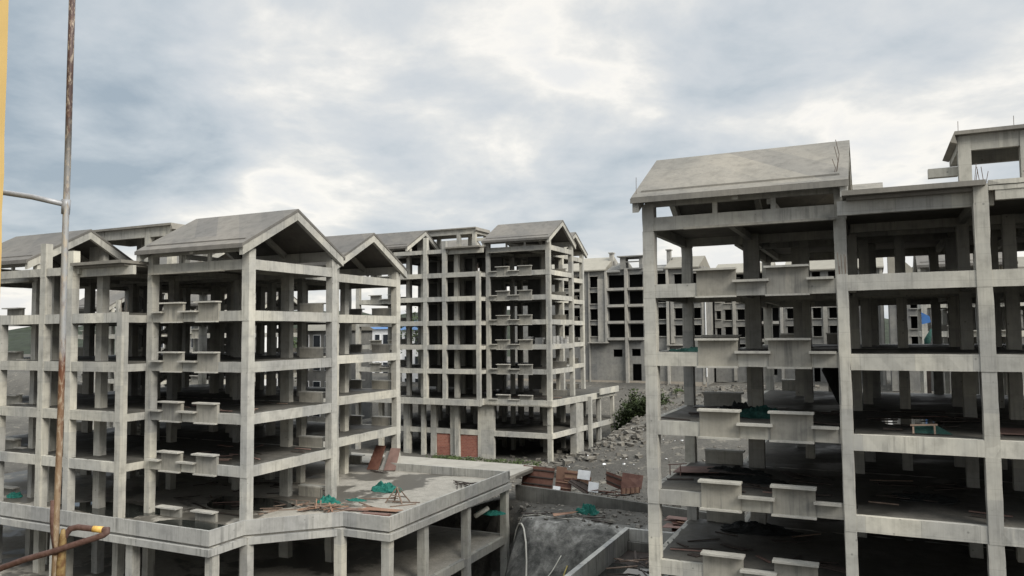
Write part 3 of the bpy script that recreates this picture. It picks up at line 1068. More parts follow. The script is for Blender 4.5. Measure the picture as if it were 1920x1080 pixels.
l2 = MB().prism([(-63.5, 84.75), (-34.9, 84.75), (-33.1, 103.2), (-33.1, 107), (-63.5, 107)], -12.3, -12.1).build('lower_slab', M['floor'], MBk.root)
wall_run([(-63.5, 84.66), (-34.86, 84.66), (-33.05, 103.3)], 0.0, 0.3, -12.72, -12.095).build('edge_beam', M['frame'], l2)
for a, b in ((7.45, 9.6),):
    MBk.column(a, b, -0.02, 0.5, zd - 0.23)
for a, b in ((12.6, 13.4), (15.4, 16.2), (19.5, 20.2), (23.4, 24.0)):
    MBk.column(a, b, -0.03, 0.5, zd - 0.23)
for cx, cy, wx, wy in ((-34.6, 92.3, 0.4, 1.3), (-33.6, 94.6, 0.22, 0.22), (-33.35, 103.0, 0.22, 0.22), (-33.9, 99.0, 0.2, 0.2), (-35.2, 102.5, 0.25, 0.25)):
    a = -(cx - MBk.X) / 1.03
    MBk.column(a - wx, a + wx, cy - 84.65 - wy, cy - 84.65 + wy, zd - 0.23)
for a, b in ((9.62, 12.58), (13.42, 15.38)):
    m = MB()
    MBk.box(m, a, b, 0.14, 0.32, -15.55 - MBk.Z, -12.72 - MBk.Z)
    m.build('brick_panel', M['brick'], MBk.root)
MBk.ledges(zd + 0.002, lower=False)

# ------------------------------------------------------------------ near right block
RB = Block('unfinished_building', -9.25, 33.36, 5.05, 1.0, 6,
           'largest bare concrete frame block, on the right, its roof slope facing the camera', GRP, -14.0, 9, xmax=23, stairs=False, roof='roofsun')
RB.build()
RB.floor(-18.0)

WB = Block('unfinished_building', -76.0, 72.0, 3.2, -1.0, 5,
           'bare concrete frame block far off at the left edge, seen through the left block', GRP, -15.6, 17)
WB.build()

# a fourth block seen through the near right one
NB = Block('unfinished_building', 4.5, 90.0, 5.7, 1.0, 4,
           'pale concrete frame block glimpsed through the open floors of the largest block', GRP, -9.6, 13, xmax=30, stairs=False)
NB.build()

# ------------------------------------------------------------------ walled apartment blocks at the back


def facade(x0, x1, z0, z1, y, th, ops):
    xs = sorted({x0, x1, *[o[0] for o in ops], *[o[1] for o in ops]})
    zs = sorted({z0, z1, *[o[2] for o in ops], *[o[3] for o in ops]})
    mb = MB()
    for a, b in zip(xs, xs[1:]):
        run = None
        for c, d in zip(zs, zs[1:]):
            mx_, mz = (a + b) / 2, (c + d) / 2
            hole = any(o[0] < mx_ < o[1] and o[2] < mz < o[3] for o in ops)
            if not hole:
                run = (run[0], d) if run else (c, d)
            if (hole or d == zs[-1]) and run:
                mb.box(a, b, y, y + th, *run)
                run = None
    return mb


def far_block(name, label, x0, x1, y, zb, ze, floors, wins, logs, cols, roofs, tan_top=None, depth=11.0, extra=(), mat='far'):
    root = empty(name, ((x0 + x1) / 2, y, zb), label, 'building', 'walled apartment blocks behind the frames')
    ops = [(a, b, f + c, f + d) for f in floors for (a, b, c, d) in wins] + [(a, b, f + 0.12, f + 2.45) for f in floors for (a, b) in logs] + list(extra)
    zt = tan_top if tan_top is not None else zb
    facade(x0, x1, zt, ze, y, 0.25, [o for o in ops if o[3] > zt]).build('front_wall', M[mat], root)
    if tan_top is not None:
        facade(x0, x1, zb - 0.5, tan_top - 0.004, y + 0.003, 0.25, [o for o in ops if o[2] < tan_top]).build('base_wall', M['tan'], root)
    m = MB()
    m.box(x0, x0 + 0.25, y + 0.26, y + depth, zb - 0.5, ze)
    m.box(x1 - 0.25, x1, y + 0.26, y + depth, zb - 0.5, ze)
    m.box(x0 + 0.26, x1 - 0.26, y + depth - 0.3, y + depth, zb - 0.5, ze)
    m.build('side_wall', M[mat], root)
    for f in list(floors) + [ze]:
        s = MB().box(x0 + 0.26, x1 - 0.26, y + 0.26, y + depth - 0.32, f - 0.18, f).build('floor_slab', M['floor'], root)
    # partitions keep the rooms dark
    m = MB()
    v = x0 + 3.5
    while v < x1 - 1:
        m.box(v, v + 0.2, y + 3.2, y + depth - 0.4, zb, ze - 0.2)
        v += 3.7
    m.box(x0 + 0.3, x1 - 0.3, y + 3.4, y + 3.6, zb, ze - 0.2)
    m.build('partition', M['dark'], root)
    for a, b in logs:
        for f in floors:
            MB().box(a - 0.1, b + 0.1, y - 0.75, y - 0.003, f - 0.38, f + 0.10).build('balcony_slab', M['farfr'], root)
    for (a, b, c, d) in wins:
        for f in floors:
            MB().box(a - 0.12, b + 0.12, y - 0.22, y - 0.003, f + c - 0.14, f + c - 0.02).build('window_sill', M['farfr'], root)
            MB().box(a - 0.12, b + 0.12, y - 0.18, y - 0.003, f + d + 0.02, f + d + 0.12).build('lintel', M['farfr'], root)
    for a, b, pr, z0_, z1_ in cols:
        MB().box(a, b, y - pr, y - 0.004, z0_, z1_).build('pilaster', M['farfr'], root)
    for (a, b, ez, rz, mt) in roofs:
        m = MB()
        yr = y + depth / 2
        sec = [(y - 0.6, ez), (yr, rz), (y + depth + 0.5, ez), (y + depth + 0.5, ez - 0.22), (y - 0.6, ez - 0.22)]
        m.add([(a, p, q) for p, q in sec] + [(b, p, q) for p, q in sec],
              [(0, 1, 2, 3, 4), (9, 8, 7, 6, 5)] + [(i, (i + 1) % 5, 5 + (i + 1) % 5, 5 + i) for i in range(5)])
        m.build('roof', M[mt], root)
    return root


q1 = far_block('apartment_block', 'grey walled apartment block with dark window holes and tan base behind the middle frame', -63.0, -26.4, 134.0, -9.3, 11.2,
               (7.75, 4.75, 1.75, -1.25), [(-47.3, -45.8, 0.35, 2.35), (-35.0, -33.1, 0.3, 2.4), (-31.6, -30.1, 0.35, 2.2), (-28.4, -27.1, 0.35, 2.2), (-53.0, -51.2, 0.35, 2.3), (-57.5, -55.6, 0.35, 2.3)],
               [(-43.7, -40.7), (-39.8, -37.3), (-50.5, -48.6)],
               [(-44.25, -43.85, 0.75, -2.0, 10.9), (-40.5, -40.0, 0.78, -9.3, 11.3), (-33.0, -32.6, 0.5, -9.3, 11.2), (-45.7, -44.4, 0.45, -1.9, 9.6), (-32.3, -31.75, 0.3, -2.2, 8.0), (-47.6, -47.35, 0.25, -9.3, 11.2), (-26.9, -26.5, 0.12, -9.3, 11.2)],
               [(-63.0, -44.2, 11.3, 14.1, 'farroof'), (-44.1, -41.4, 10.9, 12.9, 'far'), (-37.2, -33.4, 10.8, 12.2, 'far'), (-33.2, -27.2, 11.1, 13.5, 'farroof')],
               tan_top=-6.4, extra=[(-43.0, -41.3, -4.65, -3.3), (-39.55, -37.9, -4.5, -3.2), (-39.4, -37.8, -8.9, -5.9), (-34.6, -33.4, -4.6, -3.4), (-30.2, -29.0, -9.3, -7.6)])
m = facade(-41.35, -37.25, 11.2, 13.4, 133.6, 0.25, [(-40.3, -37.8, 11.4, 12.4), (-40.3, -37.8, 12.6, 13.2)])
m.box(-41.8, -36.9, 133.2, 138.6, 13.4, 13.6)
m.box(-41.35, -41.1, 133.86, 138.0, 11.2, 13.39)
m.box(-37.5, -37.25, 133.86, 138.0, 11.2, 13.39)
m.build('stair_house', M['far'], q1)
for px in (-44.3, -33.4):
    m = MB()
    m.box(px - 0.35, px + 0.35, 137.6, 138.5, 11.0, 14.6)
    m.box(px - 0.5, px + 0.5, 137.4, 138.7, 14.6, 14.8)
    m.box(px + 0.5, px + 0.8, 137.8, 138.5, 11.0, 13.3)
    m.build('gable_stub', M['farfr'], q1)
MB().tube([(-26.25, 133.8, -8), (-26.25, 133.8, 9.5)], 0.10, 8).build('drain_pipe', M['white'], q1)
MB().box(-47.5, -43.7, 132.9, 133.99, -2.15, -1.95).build('canopy', M['farfr'], q1)
MB().box(-33, -30, 133.2, 133.99, -2.6, -2.4).build('canopy', M['farfr'], q1)

q2 = far_block('apartment_block', 'pale walled apartment block with a red downpipe, seen through the largest frame', -26.0, 1.6, 141.0, -9.3, 10.2,
               (7.6, 4.5, 1.4, -1.7, -4.8), [(-25.7, -24.9, 0.6, 2.1), (-24.2, -23.0, 0.4, 2.3), (-22.0, -20.4, 0.4, 2.3), (-13.6, -11.6, 0.5, 2.3), (-9.4, -8.1, 0.5, 2.3), (-6.8, -5.3, 0.5, 2.3), (-1.2, -0.2, 0.5, 2.2)],
               [(-19.6, -15.0)],
               [(-20.2, -19.8, 0.4, -9, 10.2), (-14.7, -14.3, 0.8, -9, 10.2), (-22.8, -22.3, 0.3, -9, 9.5), (-10.9, -10.6, 0.6, -6, 10), (-7.8, -7.1, 0.25, -7, 9), (-4.3, -4.0, 0.8, -9, 10.2), (1.1, 1.5, 0.2, -9.3, 10.2)],
               [(-26.2, -16.0, 10.3, 12.4, 'farroof'), (-14.0, 1.8, 10.3, 12.6, 'farroof')], extra=[(-17.5, -15.5, -7.9, -6.6), (-9.5, -8.5, -9.0, -6.6)])
MB().beam((-4.15, 140.3, -9), (-4.15, 140.3, 8), 0.3, 0.3).build('red_pipe', M['ply'], q2)
q3 = far_block('apartment_block', 'grey and tan walled apartment block with a steep pale gable, behind the largest frame', 2.2, 40.0, 128.0, -9.3, 8.2,
               (5.6, 2.6, -0.4, -3.4), [(5.0, 5.9, 0.4, 2.2), (12.0, 14.0, 0.4, 2.2), (19.0, 21.0, 0.4, 2.2), (26, 28, 0.4, 2.2)], [(9.0, 11.5), (16, 18.3), (30, 34)],
               [(3.3, 3.6, 0.15, -9, 8), (7.6, 8.0, 0.3, -9, 8), (15, 15.4, 0.4, -9, 8)], [(11.5, 40.2, 8.4, 10.4, 'farroof')])
MB().add([(2.2, 128.3, 8.21), (6.2, 128.3, 8.21), (2.2, 128.3, 12.4), (2.2, 133, 8.21), (6.2, 133, 8.21), (2.2, 133, 12.4)],
         [(0, 1, 2), (5, 4, 3), (0, 3, 4, 1), (1, 4, 5, 2), (2, 5, 3, 0)]).build('gable_wall', M['farroof'], q3)

# ------------------------------------------------------------------ clutter left on the open floors
r5 = random.Random(77)


def clutter(block, z, n, what, group, x0=0.8, x1=7.6, y0=0.8, y1=6.8, dark=0.6):
    for _ in range(n):
        a, b = r5.uniform(x0, x1), r5.uniform(y0, y1)
        c = Vector(block.pt(a, b, z + 0.03 + r5.uniform(0, .05)))
        t = r5.gauss(0, 0.5)
        ln = r5.uniform(.5, 1.9)
        d = Vector((math.cos(t), math.sin(t), r5.uniform(-.015, .015))) * ln / 2
        wd = r5.uniform(.05, .14) if r5.random() < .75 else r5.uniform(.3, .6)
        o = MB().beam(c - d, c + d, wd, .04).build('site_scrap', M['plankd' if r5.random() < dark else ('pinkply' if r5.random() < .5 else 'plank')])
        tag(o, what, 'scrap', group)


clutter(RB, -9.0, 16, 'flat scrap of timber on the upper of the big block\'s littered floors', 'scraps on an upper floor of the big block', dark=.9)
clutter(RB, -12.0, 20, 'flat scrap of timber on the big block\'s floor with the bleached boards', 'scraps beside the bleached boards', dark=.85)
clutter(RB, -15.0, 22, 'flat scrap of timber on the lowest floor of the big block in view', 'scraps on the lowest floor of the big block', dark=.9)
clutter(RB, -9.0, 16, 'timber scrap round the puddle on the big block\'s floor', 'scraps round the puddle', 9.2, 13.5, -.8, 8, .9)
clutter(RB, -12.0, 12, 'timber scrap in the dark bay below the puddle floor', 'scraps below the puddle floor', 9.2, 13.5, -.8, 6, .8)
clutter(LB, -9.0, 10, 'timber scrap on the third floor up of the left block', 'scraps high in the left block', dark=.5)
clutter(LB, -12.0, 16, 'timber scrap on the floor just above the left block\'s deck', 'scraps on the left block\'s lowest floor', dark=.5)
clutter(LB, -15.29, 22, 'timber scrap lying on the deck under the left block', 'scraps under the left block', 1.0, 12.0, 1.0, 12.0, .8)
clutter(MBk, -18.69, 14, 'timber scrap on the deck floor of the middle block', 'scraps in the middle block', dark=.7)
for k, (x, y, w1, h1) in enumerate([(-35.6, 86.4, .9, .95), (-35.6, 87.6, .9, 1.0), (-35.7, 88.9, 1.1, .9), (-35.6, 90.3, .8, .6), (-37.0, 86.2, 1.0, .8), (-38.4, 86.0, 1.0, .95), (-38.7, 98.5, 1.2, .8), (-38.8, 100.3, 1.0, .95)]):
    bsx = MB()
    rows = 4
    for q in range(rows):
        j = r5.uniform(-.03, .03)
        bsx.box(x - w1 / 2 + j, x + w1 / 2 + j, y - .4, y + .4, -1.5 + .004 + q * h1 / rows, -1.5 + (q + 1) * h1 / rows - .006)
    tag(bsx.build('block_stack', M['wall']), 'stack of pale building blocks on an upper floor of the middle block', 'blocks', 'block stacks in the middle block')
rb = MB()
for px, h0, h1 in ((8.05, .95, 2.2), (8.1, 1.2, 2.5), (7.95, .9, 1.7)):
    p = Vector(RB.pt(px, 0.1 + .3 * (h0 - .9), h0 + .2))
    rb.tube([p, p + Vector((.1, .0, (h1 - h0) * .5)), p + Vector((-.02, .1, h1 - h0))], .014, 5)
rb.build('rebar', M['rebar'], RB.root)
rb = MB()
for px, py, h1 in ((-.15, -.4, 1.0), (12.9, 5.3, 4.6), (15.0, 5.4, 4.5)):
    p = Vector(RB.pt(px, py, .8 if px < 1 else 3.4))
    rb.tube([p, p + Vector((.01, .02, h1 if px < 1 else .7))], .012, 5)
rb.build('rebar', M['rebar'], RB.root)

# ------------------------------------------------------------------ retaining wall, pool, pit furniture
rw = wall_run([(-26.0, 55.35), (-20.0, 55.35), (-13.0, 55.2), (-4.0, 55.0)], 0.0, 0.3, -14.4, -12.05)
rw.v = [(x, y, z - 0.055 * max(0, x + 25.0) if z > -13 else z) for x, y, z in rw.v]
tag(rw.build('retaining_wall', M['pit']), 'long low concrete retaining wall between the pit and the broken formwork panels', 'wall')

pool = empty('water_tank', (-11.5, 39.0, -13.7), 'open concrete tank with dark water and scrap timber at the foot of the right-hand block', 'tank')
MB().box(-14.25, -13.95, 28.0, 46.2, -14.6, -12.05).build('tank_wall', M['parapet'], pool)
MB().box(-13.94, -8.0, 45.9, 46.2, -14.6, -12.06).build('tank_wall', M['parapet'], pool)
MB().box(-13.96, -8.2, 45.55, 45.89, -14.6, -12.75).build('tank_step', M['pit'], pool)
MB().box(-13.94, -8.0, 28.0, 45.54, -13.9, -13.25).build('tank_floor', M['plankd'], pool)
MB().box(-13.93, -8.0, 28.2, 42.6, -13.24, -13.2).build('water', M['water'], pool)

r4 = random.Random(41)


def stick(name, p, q, wd, ht, mat, label, cat, group=None):
    o = MB().beam(p, q, wd, ht).build(name, M[mat])
    return tag(o, label, cat, group)


for i in range(44):
    x, y = r4.uniform(-13.4, -9.9), r4.uniform(36.4, 44.0)
    a = r4.uniform(0, math.pi)
    ln = r4.uniform(0.5, 1.9)
    z = -13.12 + r4.uniform(0, 0.16)
    d = Vector((math.cos(a), math.sin(a), r4.uniform(-0.05, 0.12))) * ln / 2
    c = Vector((x, y, z))
    stick('scrap_timber', c - d, c + d, r4.uniform(0.06, 0.13), r4.uniform(0.04, 0.08), 'plankd' if i % 4 else 'plank',
          'dark wet timber offcut lying in the flooded tank', 'timber', 'timber offcuts in the flooded tank')
tag(MB().hull8([(-11.3, 43.9, -13.2), (-10.7, 43.9, -13.2), (-10.7, 44.3, -13.2), (-11.3, 44.3, -13.2)],
               [(-11.25, 43.95, -12.8), (-10.75, 43.9, -12.85), (-10.7, 44.28, -12.78), (-11.3, 44.3, -12.86)]).build('foam_block', M['white']),
    'white foam block in the flooded tank', 'block')


def crumple(name, cx, cy, z, rx, ry, h, mat, label, cat='net', seed=0, group=None, n=30):
    """a heap of crumpled netting: folded surface with depth, resting on the floor"""
    rr = random.Random(seed)
    ph = [rr.uniform(0, 50) for _ in range(3)]
    v, f = [], []
    for j in range(n + 1):
        for i in range(n + 1):
            u, t = i / n * 2 - 1, j / n * 2 - 1
            d = math.hypot(u, t)
            edge = 1.0 + 0.35 * noise.noise(Vector((u * 2 + ph[0], t * 2, 0)))
            k = max(0.0, 1 - (d / edge) ** 2)
            zz = h * k * (0.55 + 0.9 * abs(noise.noise(Vector((u * 3.2 + ph[1], t * 3.2, 1.3)))) + 0.35 * noise.noise(Vector((u * 8, t * 8, ph[2]))))
            v.append((cx + u * rx * edge * (1.0 if d < 1 else 1 / d), cy + t * ry * edge * (1.0 if d < 1 else 1 / d), z + max(0.012, zz)))
    for j in range(n):
        for i in range(n):
            a = j * (n + 1) + i
            f.append((a, a + 1, a + n + 2, a + n + 1))
    m = MB().add(v, f)
    o = m.build(name, M[mat])
    so_ = o.modifiers.new('thickness', 'SOLIDIFY')
    so_.thickness = 0.02
    so_.offset = -1
    return tag(o, label, cat, group)


def rest(x, y):
    return ground_z(x, y)


# nets
DZ = ZD + 0.003
crumple('safety_net', -31.0, 44.9, DZ, 1.15, 0.75, 0.55, 'net', 'bright green net heaped in the middle of the near deck, behind the timber stool frame', seed=1)
crumple('safety_net', -31.9, 39.75, DZ, 1.15, 0.55, 0.55, 'net', 'bright green net crumpled beside the heap of scrap planks at the column foot', seed=2)
crumple('safety_net', -31.0, 41.5, DZ, 0.7, 0.35, 0.12, 'net', 'small flat scrap of blue-green net on the deck between two heaps', seed=3)
crumple('safety_net', -19.1, 52.9, -13.1, 0.75, 0.6, 0.75, 'net', 'green net bundle on the pit floor below the retaining wall', seed=4)
crumple('safety_net', -25.6, 50.4, -13.15, 1.0, 0.7, 0.2, 'net', 'faded green net spread under the corner of the walled deck', seed=14)
crumple('safety_net', -11.0, 45.0, -12.9, 0.5, 0.5, 0.6, 'net', 'green net hanging over the far wall of the flooded tank', seed=5)
crumple('safety_net', -12.9, 37.2, -13.2, 0.8, 0.6, 0.25, 'net', 'green net floating in the flooded tank', seed=6)
crumple('safety_net', -53.3, 33.2, ZD + 0.01, 0.6, 0.4, 0.35, 'net', 'green net by the low panel at the left end of the deck', seed=16)
crumple('safety_net', -4.8, 36.6, -3.945, 1.1, 0.9, 0.55, 'netd', 'dark green net heaped behind the ledge panels of the big block', seed=7)
crumple('safety_net', -5.9, 37.8, -3.945, 1.0, 0.8, 0.5, 'cloth', 'blackened net heaped at the foot of the wide inner column', seed=8)
crumple('safety_net', -7.3, 34.8, -0.945, 1.1, 0.5, 0.22, 'netd', 'dark green net trailing along the floor edge near the corner column', seed=9)
crumple('safety_net', 2.5, 32.9, -9.94, 1.6, 0.5, 0.35, 'net', 'teal net lying along the lowest floor edge of the big block', seed=10)
crumple('safety_net', -6.4, 38.5, -6.945, 1.6, 0.6, 0.35, 'cloth', 'blackened net on top of the bleached boards', seed=11)
crumple('safety_net', -5.4, 36.9, -6.945, 1.6, 0.5, 0.25, 'cloth', 'blackened net trailing behind the bleached boards', seed=12)
crumple('safety_net', 1.7, 35.8, -6.945, 1.1, 0.9, 0.16, 'cloth', 'flat black net on a bare floor of the big block', seed=13)
crumple('safety_net', -5.6, 40.2, -9.945, 1.8, 1.1, 0.35, 'cloth', 'black net on the lowest visible floor of the big block', seed=15)
# a dark net hangs from the ceiling of one floor
hn = MB()
pts = [(-1.6, 42.5, -1.65), (-2.1, 42.3, -2.2), (-1.9, 42.1, -2.9), (-1.6, 41.8, -3.6), (-1.2, 41.5, -3.9)]
hn.tube(pts, [0.55, 0.42, 0.22, 0.20, 0.30], 9)
tag(hn.build('hanging_net', M['cloth'], smooth=True), 'torn black net hanging from a ceiling inside the big right-hand block', 'net')
pn = MB().tube([(3.2, 60, -1.7), (3.3, 60, -0.8), (3.6, 60, -0.05)], [0.10, 0.22, 0.08], 9)
tag(pn.build('hanging_net', M['netd'], smooth=True), 'dark green net caught upright beyond the big block\'s open bay', 'net')
tag(MB().beam((3.3, 60, -9.6), (3.3, 60, -1.0), 0.25, 0.25).build('timber_post', M['plankd']), 'dark post carrying a caught green net beyond the big block', 'post')

# planks heaped at the parapet
for i in range(34):
    x, y = -31.6 + r4.gauss(0, 0.95), 38.75 + r4.gauss(0, 0.40)
    if x - y > -67.9 and x > -30:
        y = x + 68.2
    a = r4.uniform(0, math.pi)
    ln = r4.uniform(0.7, 2.2)
    z = DZ + 0.05 + r4.uniform(0, 0.28)
    d = Vector((math.cos(a), math.sin(a), r4.uniform(-0.12, 0.12))) * ln / 2
    stick('scrap_plank', Vector((x, y, z)) - d, Vector((x, y, z)) + d, r4.uniform(0.05, 0.16), 0.03, 'plank' if i % 3 else 'ply2',
          'broken plank in the heap at the column foot on the near deck', 'plank', 'scrap planks heaped on the near deck')
for i, (x, y, a, ln) in enumerate([(-33.7, 37.3, 0.5, 2.0), (-33.9, 36.6, 1.4, 1.5), (-29.6, 40.6, -0.5, 1.9), (-30.2, 42.3, 0.45, 3.2), (-27.6, 42.2, 0.3, 1.8), (-27.3, 41.4, 0.9, 1.7), (-28.9, 40.2, -0.15, 1.5)]):
    d = Vector((math.cos(a), math.sin(a), 0)) * ln / 2
    c = Vector((x, y, DZ + 0.03))
    stick('loose_plank', c - d, c + d, 0.12, 0.04, 'plank', 'single weathered plank lying apart from the heaps on the near deck', 'plank', 'loose planks on the near deck')
for i in range(12):
    x, y = -26.6 + r4.gauss(0, 0.5), 48.4 + r4.gauss(0, 0.45)
    a = r4.uniform(0, math.pi)
    d = Vector((math.cos(a), math.sin(a), r4.uniform(-0.1, 0.15))) * r4.uniform(0.3, 0.8)
    c = Vector((min(x, -25.7), y, DZ + 0.06 + r4.uniform(0, 0.2)))
    stick('charred_stick', c - d, c + d, 0.06, 0.05, 'plankd', 'dark stick in the small heap near the far corner of the deck', 'stick', 'dark sticks by the deck parapet')


def sheet(name, quad, th, mat, label, cat='board', group=None, battens=0, bmat='ply'):
    """thick board through four corners, with battens across its face"""
    q = [Vector(p) for p in quad]
    n = (q[1] - q[0]).cross(q[3] - q[0]).normalized()
    o = MB().hull8(q, [p - n * th for p in q]).build(name, M[mat])
    tag(o, label, cat, group)
    for k in range(battens):
        t = (k + 0.5) / battens
        a = q[0].lerp(q[3], t) + n * 0.045
        b = q[1].lerp(q[2], t) + n * 0.045
        MB().beam(a, b, 0.09, 0.08, n).build('batten', M[bmat], o)
    return o


for i, (x0, y0, x1, y1, z, mt) in enumerate([(-30.2, 38.7, -28.3, 39.6, .06, 'pinkply'), (-29.0, 39.0, -26.4, 39.9, .13, 'ply2'), (-28.6, 38.2, -26.7, 39.1, .05, 'pinkply'), (-28.4, 38.1, -25.7, 38.6, .10, 'ply')]):
    sheet('flat_board', [(x0, y0, DZ + z), (x1, y0 + 0.25, DZ + z + 0.05), (x1 + 0.1, y1, DZ + z + 0.02), (x0 + 0.15, y1 - 0.2, DZ + z)], 0.03, mt,
          'flat worn board lying along the inside of the deck parapet', group='flat boards along the deck parapet')
# timber stool frame of nailed offcuts
tf = empty('timber_trestle', (-28.2, 42.0, DZ), 'small rickety trestle of nailed timber offcuts on the near deck', 'trestle')
for p, q in (((-28.8, 41.6, 0), (-28.2, 42.0, .95)), ((-27.6, 41.7, 0), (-28.2, 42.05, .95)), ((-28.7, 42.5, 0), (-28.2, 42.1, .95)), ((-27.5, 42.5, 0), (-28.1, 42.1, .9))):
    MB().beam((p[0], p[1], DZ + p[2]), (q[0], q[1], DZ + q[2]), 0.09, 0.07).build('leg', M['plank'], tf)
for p, q in (((-28.7, 41.7, .12), (-27.7, 41.75, .15)), ((-28.55, 41.8, .5), (-27.85, 41.8, .45)), ((-28.6, 42.4, .3), (-27.7, 42.4, .3)), ((-28.75, 41.65, .25), (-28.65, 42.45, .2))):
    MB().beam((p[0], p[1], DZ + p[2]), (q[0], q[1], DZ + q[2]), 0.08, 0.05).build('rail', M['plank'], tf)
# boards leaning at the back of the deck
sheet('leaning_board', [(-37.1, 51.0, DZ + .03), (-36.1, 51.15, DZ + .03), (-36.3, 52.5, DZ + 1.75), (-37.2, 52.4, DZ + 1.75)], 0.04, 'ply', 'dark red-brown board leaning at the back of the near deck', group=None)
sheet('leaning_board', [(-36.0, 51.2, DZ + .03), (-35.6, 51.25, DZ + .03), (-35.75, 52.4, DZ + 1.35), (-36.15, 52.4, DZ + 1.35)], 0.04, 'far', 'narrow grey board leaning between two brown ones', group=None)
sheet('leaning_board', [(-35.55, 51.1, DZ + .03), (-34.6, 51.3, DZ + .03), (-34.75, 52.3, DZ + 1.65), (-35.6, 52.2, DZ + 1.65)], 0.04, 'pinkply', 'paler brown board leaning against the deck\'s back column', group=None)
for i in range(6):
    x, y = -35.9 + r4.gauss(0, .6), 50.7 + r4.gauss(0, .15)
    stick('scrap_plank', (x, y, DZ + .05), (x + 0.9, y + r4.uniform(-.3, .3), DZ + .08), 0.1, 0.03, 'plankd', 'dark offcut at the foot of the leaning boards', 'plank', 'offcuts below the leaning boards')

# formwork panels dumped behind the retaining wall
FG = None
sheet('formwork_panel', [(-25.75, 55.9, -12.2), (-23.15, 55.9, -12.3), (-23.1, 56.5, -10.75), (-25.8, 56.5, -10.65)], 0.05, 'ply', 'large red-brown formwork panel with long battens, leftmost of the dump', 'formwork', None, 3, 'plankd')
sheet('formwork_panel', [(-23.0, 56.3, -12.1), (-22.15, 56.3, -12.15), (-22.15, 56.7, -10.65), (-23.0, 56.7, -10.6)], 0.05, 'ply2', 'pale orange plywood panel next to the large brown panel', 'formwork')
sheet('formwork_panel', [(-22.2, 56.2, -11.6), (-21.0, 56.2, -11.65), (-21.0, 56.5, -10.85), (-22.2, 56.5, -10.8)], 0.05, 'ply2', 'orange plywood tray with brown rim left of the white board', 'formwork', None, 2, 'ply')
sheet('white_board', [(-21.05, 56.0, -11.3), (-20.05, 56.0, -11.36), (-20.05, 56.3, -10.7), (-21.05, 56.3, -10.68)], 0.06, 'white', 'white board standing upright with a black mark, higher of the two', 'board')
sheet('white_board', [(-20.1, 55.75, -12.15), (-19.3, 55.75, -12.2), (-19.3, 56.0, -11.5), (-20.1, 56.0, -11.45)], 0.06, 'white', 'white board low on the retaining wall, right of the leaning dark panel', 'board')
sheet('white_board', [(-23.0, 55.75, -12.35), (-22.4, 55.75, -12.38), (-22.4, 55.9, -12.0), (-23.0, 55.9, -11.98)], 0.06, 'white', 'small white sheet under the orange plywood panel', 'board')
sheet('formwork_panel', [(-21.7, 55.7, -11.55), (-20.1, 55.7, -12.45), (-20.05, 56.5, -11.75), (-21.5, 56.5, -11.35)], 0.05, 'plankd', 'dark panel lying askew against the retaining wall', 'formwork', None, 2, 'plankd')
sheet('formwork_panel', [(-21.8, 56.3, -11.5), (-20.1, 56.3, -12.0), (-20.1, 56.6, -11.25), (-21.8, 56.6, -11.15)], 0.05, 'ply2', 'peach plywood sheet behind the askew dark panel', 'formwork')
sheet('formwork_panel', [(-22.9, 56.0, -12.3), (-21.6, 56.0, -12.35), (-21.6, 56.3, -11.55), (-22.9, 56.3, -11.5)], 0.05, 'ply', 'brown battened panel below the orange plywood', 'formwork', None, 2, 'ply2')
sheet('formwork_panel', [(-19.0, 56.9, -11.7), (-17.55, 56.3, -12.0), (-17.55, 56.6, -11.05), (-19.1, 57.2, -10.8)], 0.05, 'ply', 'dark maroon panel with a raised left corner', 'formwork', None, 2, 'plankd')
sheet('formwork_panel', [(-17.6, 56.0, -12.0), (-16.05, 56.2, -11.75), (-16.05, 56.8, -10.85), (-17.6, 56.6, -10.7)], 0.05, 'ply', 'brown panel at the right end of the dump, tipped back', 'formwork')
sheet('formwork_panel', [(-17.5, 55.7, -12.15), (-16.05, 55.8, -11.95), (-16.05, 55.9, -11.55), (-17.5, 55.8, -11.75)], 0.05, 'ply2', 'pale ribbed plywood strip below the rightmost brown panel', 'formwork', None, 0)
for k in range(5):
    x = -17.45 + k * 0.35
    stick('rib', (x, 55.66, -12.12 + k * .05), (x, 55.76, -11.7 + k * .05), 0.06, 0.05, 'ply', 'short brown rib nailed to the pale plywood strip', 'rib', 'ribs on the pale plywood strip')
for i in range(16):
    x = r4.uniform(-21, -16.5)
    y = 55.75 + r4.uniform(0, .5)
    z = -12.35 + r4.uniform(0, .3)
    stick('scrap_timber', (x, y, z), (x + r4.uniform(.4, 1.3), y + r4.uniform(-.1, .4), z + r4.uniform(-.2, .3)), .1, .05, 'plankd' if i % 2 else 'ply',
          'loose timber among the dumped formwork panels', 'timber', 'loose timbers in the formwork dump')
